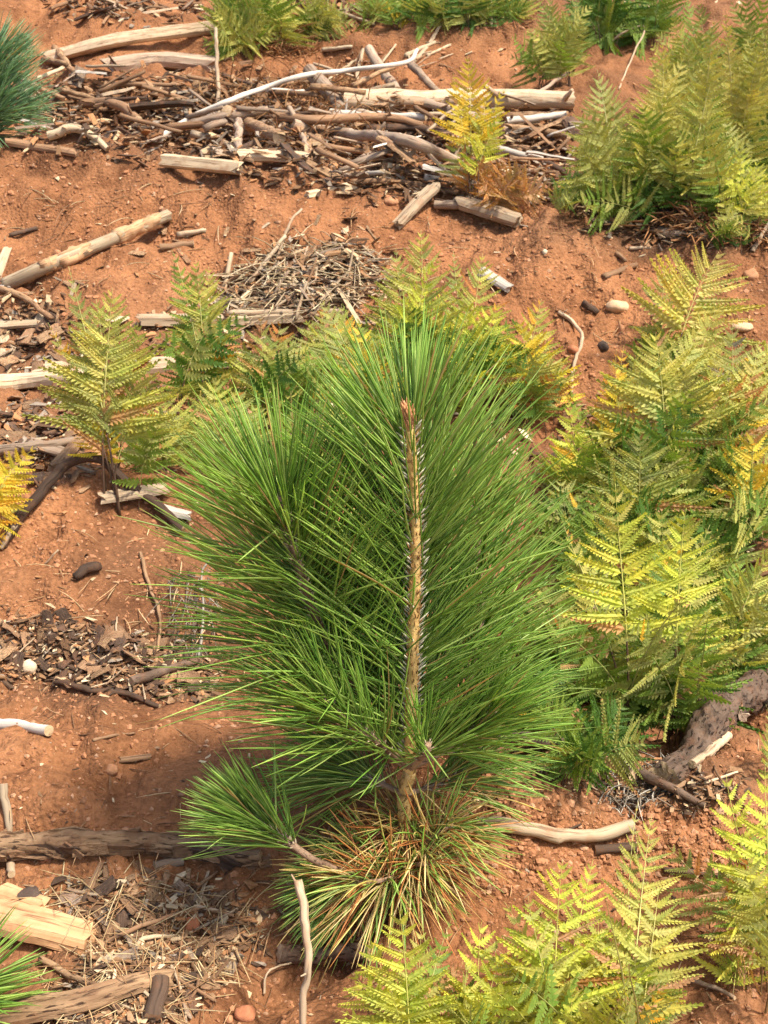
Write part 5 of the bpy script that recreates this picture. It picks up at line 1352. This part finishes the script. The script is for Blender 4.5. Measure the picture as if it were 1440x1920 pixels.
far_fern('fern behind the thicket at the upper right', 1300, 230, [(1260, 20), (1230, 60), (1290, -10), (1320, 60)], ('olive', 'yg', 'green'))
far_fern('fern behind the thicket close to the right top corner', 1400, 220, [(1400, -20), (1440, -30), (1370, 0)], ('olive', 'yg', 'green'))
far_fern('lone green fern on the red bank left of the thicket', 1040, 165, [(985, 55), (1040, -20), (1092, 40), (1080, -10), (1010, 0)], ('olive', 'yg', 'green', 'olive'), (50, 80))
far_fern('fern on the top edge beside the white drooping stalk', 1130, 85, [(1120, -30), (1160, -20), (1090, -40), (1180, 10)], ('green', 'olive', 'deep'))
far_fern('fern on the top edge behind the drooping stalk', 1210, 90, [(1200, -40), (1240, -30), (1190, 10)], ('green', 'olive', 'deep'))
far_fern('bushy green fern clump at the top left of the heap', 440, 100, [(400, 20), (440, -40), (480, -30), (520, -10), (410, 60), (465, 10)], ('green', 'olive', 'yg', 'olive'), (70, 110))
far_fern('second part of the bushy top fern clump leaning right', 495, 85, [(510, -30), (535, 0), (475, -50), (520, 40)], ('green', 'olive', 'yg'), (70, 110))
far_fern('thin yellow olive fern right of the bushy top clump', 592, 78, [(575, -20), (610, -10), (630, 10), (590, 20)], ('olive', 'yg', 'pale'), (40, 65))
far_fern('fern in the middle of the top row left of the thin standing stick', 760, 50, [(735, -30), (770, -40), (800, -20), (745, 0)], ('olive', 'yg', 'yellow', 'green'), (50, 80))
far_fern('olive fern at the left end of the top row', 715, 45, [(700, -20), (730, -30), (690, 5)], ('olive', 'green', 'yg'), (50, 80))
far_fern('green fern in the top row right of the left end ferns', 815, 52, [(800, -30), (830, -20), (820, 5)], ('green', 'olive', 'deep'), (50, 80))
far_fern('dark green fern in the top row above the bank', 905, 45, [(900, -20), (925, -25), (885, 0)], ('green', 'deep', 'olive'), (50, 80))
far_fern('dark fern in the top row behind the thin standing stick', 870, 50, [(840, -30), (880, -40), (910, -30), (855, 10)], ('green', 'deep', 'olive'), (50, 80))
far_fern('fern at the right end of the top row above the red bank', 945, 40, [(930, -30), (965, -40), (985, -20), (950, 0)], ('olive', 'yg', 'green'), (50, 80))

# ------------------------------------------------------------------ pines
GREEN = np.array([(.29, .49, .085), (.36, .56, .115), (.50, .66, .19), (.18, .35, .06), (.29, .47, .085), (.41, .56, .13)])
OLD = np.array([(.72, .60, .20), (.80, .62, .27), (.50, .52, .14), (.85, .68, .36), (.74, .48, .18), (.80, .66, .30), (.70, .50, .22)])
RUSTN = np.array([(.62, .26, .09), (.68, .34, .12), (.48, .20, .07)])
BLUE = np.array([(.28, .44, .24), (.36, .52, .30), (.20, .35, .18)])


def shoot_needles(P, n_fas, L, el0, el1, rad, col, bend=(.0, .16), per=3, skip=None, tip_gather=True, s0=0.0, spread=.09, r=.00118, sheath=True, grav=.12, power=1.0):
    """needle fascicles round a shoot axis P (m,3).  el: angle from the axis at the base / tip."""
    al = np.r_[0, np.cumsum(np.linalg.norm(np.diff(P, axis=0), axis=1))]; s = al / al[-1]
    T, S, U = frames(P, (0, 1, .15))
    B, D, Ls, G, Cc, Rr = [], [], [], [], [], []
    SB, SD = [], []
    for i in range(n_fas):
        u = s0 + (1 - s0) * ((i + random.random()) / n_fas) ** power
        a = i * 2.39996 + random.gauss(0, .15)
        p = np.array([np.interp(u, s, P[:, k]) for k in range(3)]); t = np.array([np.interp(u, s, T[:, k]) for k in range(3)])
        sx = np.array([np.interp(u, s, S[:, k]) for k in range(3)]); ux = np.array([np.interp(u, s, U[:, k]) for k in range(3)])
        out = sx * math.cos(a) + ux * math.sin(a)
        if skip and skip(u, out): continue
        el = el0 + (el1 - el0) * u ** 1.3 + random.gauss(0, .10)
        d = t * math.cos(el) + out * math.sin(el)
        rr = float(np.interp(u, s, np.linspace(rad[0], rad[1], len(s))))
        b = p + out * rr * .8
        SB.append(b); SD.append(t * math.cos(.75) + out * math.sin(.75))
        for _ in range(per):
            dd = d + rng.normal(0, spread * (3.5 if random.random() < .06 else 1), 3); dd /= np.linalg.norm(dd)
            B.append(b + SD[-1] * .006); D.append(dd); Ls.append(L * random.uniform(.78, 1.08) * (1 - .42 * u ** 5))
            G.append(np.array([0, 0, -grav * random.uniform(.2, 1.5)]) + t * random.uniform(*bend) + rng.normal(0, .03, 3))
            Cc.append((col[random.randrange(len(col))] if random.random() > .03 else np.array([.60, .44, .18])) * random.uniform(.75, 1.25)); Rr.append(r * random.uniform(.75, 1.25))
    return [np.array(x) for x in (B, D, Ls, G, Cc, Rr)], np.array(SB), np.array(SD)


NPROTO = []
for i in range(6):
    v, f, c = needle_mesh(np.zeros((1, 3)), np.array([[0, 0, 1.0]]), np.array([1.0]), np.array([[.06 + .05 * i, 0, -.02 * i]]), np.array([.0055]), np.ones((1, 3)), 7)
    NPROTO.append((make_mesh('needle', v, f, M['needle1']), .06 + .05 * i))


def dress(part, base, nd, sheaths, single=0, sh_col=(.55, .47, .33), sh_len=.014, floor=False, label=None):
    """hang the needles of one shoot on its part: the nearest ones singly, the rest as one mass"""
    B, D, Ls, G, Cc, Rr = nd
    n = len(B); order = np.argsort((B + D * Ls[:, None] * .6)[:, 1])
    solo = set(order[:single * 3:3].tolist()) if single else set()
    keep = np.array([i not in solo for i in range(n)])
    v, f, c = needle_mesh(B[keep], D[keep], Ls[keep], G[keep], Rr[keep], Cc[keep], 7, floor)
    o = link('needles', make_mesh('needles', v - base, f, M['needle'], col=c), part); o['kind'] = 'stuff'
    for i in solo:
        g = G[i] - D[i] * np.dot(G[i], D[i]); m = np.linalg.norm(g)
        me, bm_ = min(NPROTO, key=lambda q: abs(q[1] - m))
        X = g / (m + 1e-9); Z = D[i]; Y = np.cross(Z, X); p = B[i] - base; L = Ls[i]
        q = bpy.data.objects.new('needle', me); C.objects.link(q); q.parent = part
        q.matrix_basis = Matrix(((X[0] * L, Y[0] * L, Z[0] * L, p[0]), (X[1] * L, Y[1] * L, Z[1] * L, p[1]), (X[2] * L, Y[2] * L, Z[2] * L, p[2]), (0, 0, 0, 1)))
        q.color = (*Cc[i], 1)
    SB, SD = sheaths
    if sh_len and len(SB):
        ns = len(SB)
        v, f, c = needle_mesh(SB, SD, np.full(ns, sh_len) * rng.uniform(.8, 1.2, ns), np.zeros((ns, 3)), np.full(ns, .0016), np.array([sh_col]) * rng.uniform(.75, 1.15, (ns, 1)), 3)
        o = link('needle_sheaths', make_mesh('needle_sheaths', v - base, f, M['chip'], col=c), part); o['kind'] = 'stuff'


foot = gp(762, 1652)
Y0 = foot[1]
pine = tag(link('pine_seedling', None, None, foot), 'young green pine with long needles standing in the centre', 'pine', 'young pines')
W = lambda px, py, dy=0.0: at(px, py, Y0 + dy)
# trunk and leader
tp = spline([foot + np.array([0, 0, -.01]), W(764, 1590), W(757, 1500), W(768, 1445)], 18)
v, f, g = tube(tp - foot, np.linspace(.011, .0095, 18), 12, .18, freq=60)
link('trunk', make_mesh('trunk', v, f, M['pstem'], grain=g), pine)
lp = spline([W(768, 1450), W(772, 1300), W(778, 1120), W(779, 980), W(772, 850), W(768, 800)], 44)
v, f, g = tube(lp - foot, np.linspace(.0090, .0058, 44), 12, .45, freq=20)
leader = link('leader', make_mesh('leader', v, f, M['pstem'], grain=g), pine)


def front(u, out):                      # the side facing the viewer carries few needles, so the shoot shows
    k = -out[1]
    return k > .35 and random.random() < min(.93, (k - .35) * 2.2 + .35)


nd, sB, sD = shoot_needles(lp, 540, .25, .90, .56, (.0098, .0068), GREEN, per=3, skip=front, grav=.10, s0=.02, bend=(.0, .12))
dress(leader, foot, nd, (sB, sD), single=150, sh_col=(.84, .79, .64), sh_len=.017)
# a few scale leaves on the bare front of the leader
v, f, c = [], [], []
B_, D_ = [], []
al = np.linspace(.05, .99, 120)
for i, u in enumerate(al):
    p = lp[int(u * 43)]; a = i * 2.4
    o_ = np.array([math.cos(a), -abs(math.sin(a)), .0]); B_.append(p + o_ * .0075); D_.append(o_ * .45 + np.array([0, 0, 1]))
nb = len(B_)
v, f, c = needle_mesh(np.array(B_), np.array(D_), rng.uniform(.007, .012, nb), np.zeros((nb, 3)), np.full(nb, .0012), np.array([(.42, .23, .10)]) * rng.uniform(.5, 1.6, (nb, 1)), 3)
sc_ = link('bud_scale_leaves', make_mesh('bud_scale_leaves', v - foot, f, M['chip'], col=c), leader); sc_['kind'] = 'stuff'
# terminal bud
bp_ = spline([W(769, 806), W(766, 780), W(757, 752)], 16)
u = np.linspace(0, 1, 16); br = .0074 * (np.sin(np.clip(u * 1.05 + .28, 0, 1.25) * PI / 1.3)) * (1 - .35 * u) + .0008
v, f, g = tube(bp_ - foot, br * (1 + .14 * np.sin(u * 60)), 12, .12, freq=90)
bud = link('bud', make_mesh('bud', v, f, M['bud'], grain=g), leader)
B_, D_ = [], []
for i in range(70):
    uu = i / 85; p = bp_[int(uu * 15)]; a = i * 2.4; o_ = np.array([math.cos(a), math.sin(a), 0])
    B_.append(p + o_ * br[int(uu * 15)] * .85); D_.append(o_ * .35 + np.array([-.15, 0, 1]))
v, f, c = needle_mesh(np.array(B_), np.array(D_), rng.uniform(.007, .012, 70), np.array(D_) * 0 + np.array([0, 0, .1]), np.full(70, .0015), np.array([(.66, .34, .17)]) * rng.uniform(.6, 1.3, (70, 1)), 4)
bs = link('bud_scales', make_mesh('bud_scales', v - foot, f, M['chip'], col=c), bud); bs['kind'] = 'stuff'


def branch(pts, r0, r1, nf, L, el, col, mat='pstem2', s0=.1, single=0, per=3, grav=.14, bend=(0, .15), skip=None, sh=.012, floor=False, n=24, power=.8, spread=.09):
    P = spline(pts, n)
    v, f, g = tube(P - foot, np.linspace(r0, r1, n), 10, .3, freq=90)
    o = link('branch', make_mesh('branch', v, f, M[mat], grain=g), pine)
    nd, sb, sd_ = shoot_needles(P, nf, L, el[0], el[1], (r0, r1), col, per=per, grav=grav, s0=s0, bend=bend, skip=skip, power=power, spread=spread)
    dress(o, foot, nd, (sb, sd_), single=single, sh_len=sh, floor=floor, sh_col=(.62, .5, .36))
    return o


def front2(u, out):
    return -out[1] > .55 and random.random() < .72 and u < .85


K = W(768, 1440)
branch([K, W(690, 1330, .03), W(610, 1200, .02), W(562, 1070, .0), W(522, 935, -.01)], .0075, .0045, 280, .245, (.95, .52), GREEN, s0=.22, single=60, skip=front2, grav=.10)
branch([K, W(700, 1390, .05), W(640, 1310, .10), W(600, 1180, .14), W(590, 1060, .16)], .006, .004, 140, .2, (1.0, .5), GREEN, s0=.2, grav=.12)
branch([K, W(840, 1360, .05), W(890, 1240, .10), W(900, 1100, .13), W(890, 950, .15)], .006, .004, 150, .19, (.95, .5), GREEN, s0=.2, grav=.10)
branch([K, W(720, 1400, -.03), W(660, 1360, -.05), W(600, 1310, -.06)], .005, .0035, 90, .19, (.8, .4), GREEN, s0=.25, grav=.08, skip=lambda u, o: o[2] < -.5)
branch([K, W(785, 1425, -.035), W(798, 1412, -.05), W(804, 1395, -.055)], .0055, .004, 42, .12, (.85, .5), GREEN, s0=.5, single=20, grav=.02, skip=lambda u, o: o[2] < -.15)
branch([K, W(830, 1410, .0), W(890, 1370, .0), W(925, 1330, .0)], .005, .0035, 80, .14, (.8, .45), GREEN, s0=.3, grav=.1)
branch([K, W(760, 1360, .12), W(750, 1200, .20), W(740, 1050, .24)], .005, .0035, 120, .2, (1.0, .5), GREEN, s0=.15, grav=.1)
K2 = W(758, 1490)
branch([K2, W(700, 1462, .03), W(640, 1440, .05)], .0045, .003, 60, .165, (.85, .45), GREEN, s0=.3, grav=.14, spread=.14)
branch([K2, W(820, 1470, .03), W(880, 1440, .05)], .0045, .003, 45, .14, (.85, .45), np.vstack([GREEN, OLD[:3]]), s0=.3, grav=.14, spread=.14)
branch([foot + np.array([0, 0, .03]), W(690, 1640, .0), W(620, 1660, -.02)], .0045, .003, 70, .125, (.95, .5), np.vstack([GREEN, OLD[:3]]), s0=.35, grav=.25, spread=.2, sh=0, floor=True)
# low branch reaching left over the soil
lb = [foot + np.array([-.01, 0, .03]), W(680, 1640, -.05), W(600, 1618, -.07), W(535, 1575, -.07), W(470, 1535, -.06)]
branch(lb, .0065, .0045, 85, .15, (.95, .35), GREEN, s0=.72, single=30, grav=.08, sh=.010, power=.75, spread=.17)
# skirt of old drooping needles round the foot
P = spline([W(764, 1625), W(759, 1575), W(757, 1535)], 12)
sk = link('old_needle_skirt', make_mesh('old_needle_skirt', *[x if i else x - foot for i, x in enumerate(tube(P, np.full(12, .0085), 10, .3, freq=90)[:2])], M['pstem2']), pine)
nd, sb, sd_ = shoot_needles(P, 75, .125, 1.5, 1.05, (.008, .008), np.vstack([OLD, RUSTN[:2], GREEN[:2]]), per=3, grav=.28, bend=(-.2, .1), spread=.34, r=.0009)
dress(sk, foot, nd, (sb, sd_), single=0, sh_len=0, floor=True)
nd, sb, sd_ = shoot_needles(P, 50, .11, 1.95, 1.4, (.008, .008), RUSTN, per=3, grav=.35, bend=(-.3, .0), spread=.3, r=.0009)
dress(sk, foot, nd, (sb, sd_), single=0, sh_len=0, floor=True)
for pts, nf, L in (([foot + np.array([0, 0, .03]), W(700, 1600, -.01), W(660, 1585, .0)], 34, .11), ([foot + np.array([0, 0, .02]), W(720, 1650, -.07), W(660, 1655, -.08)], 55, .125), ([foot + np.array([0, 0, .05]), W(810, 1570, -.02), W(850, 1545, -.02)], 55, .125), ([foot + np.array([0, 0, .03]), W(790, 1620, -.06), W(810, 1620, -.06)], 30, .09)):
    branch(pts, .0045, .003, nf, L, (1.2, .6), np.vstack([OLD[:4], RUSTN[:2], GREEN[:3]]), s0=.2, grav=.28, sh=0, floor=True, n=10, spread=.25)


def small_pine(label, bx, by, pts, r0, r1, nf, L, col, el=(1.1, .4), extra=(), r=.0011):
    b = gp(bx, by)
    root = tag(link('pine_seedling', None, None, b), label, 'pine', 'young pines')
    for k, (path, n_) in enumerate([(pts, nf)] + list(extra)):
        P = np.array([b] + [at(q[0], q[1], b[1] + (q[2] if len(q) > 2 else 0)) for q in path])
        P = spline(P, 24)
        v, f, g = tube(P - b, np.linspace(r0, r1, 24), 9, .25, freq=70)
        o = link('trunk' if k == 0 else 'branch', make_mesh('trunk', v, f, M['pstem2'], grain=g), root)
        nd, sb, sd_ = shoot_needles(P, n_, L, el[0], el[1], (r0, r1), col, per=3, grav=.12, s0=.12, r=r)
        dress(o, b, nd, (sb, sd_), sh_len=.0)
    return root


small_pine('blue green young pine cut off by the upper left edge', -20, 272, [(-26, 165), (-22, 100)], .012, .008, 200, .27, BLUE, (1.1, .6), extra=[([(-20, 230, -.05), (0, 205, -.05)], 60)], r=.002)
small_pine('green pine needles reaching in at the lower left edge', -150, 1960, [(-110, 1890), (-70, 1850)], .007, .004, 60, .15, GREEN, (.9, .45), r=.0016)
print('pinnae', N_PINNA, 'objects', len(bpy.data.objects), 'tris', sum(len(o.data.polygons) * 2 for o in C.objects if o.type == 'MESH') // 1000, 'k')
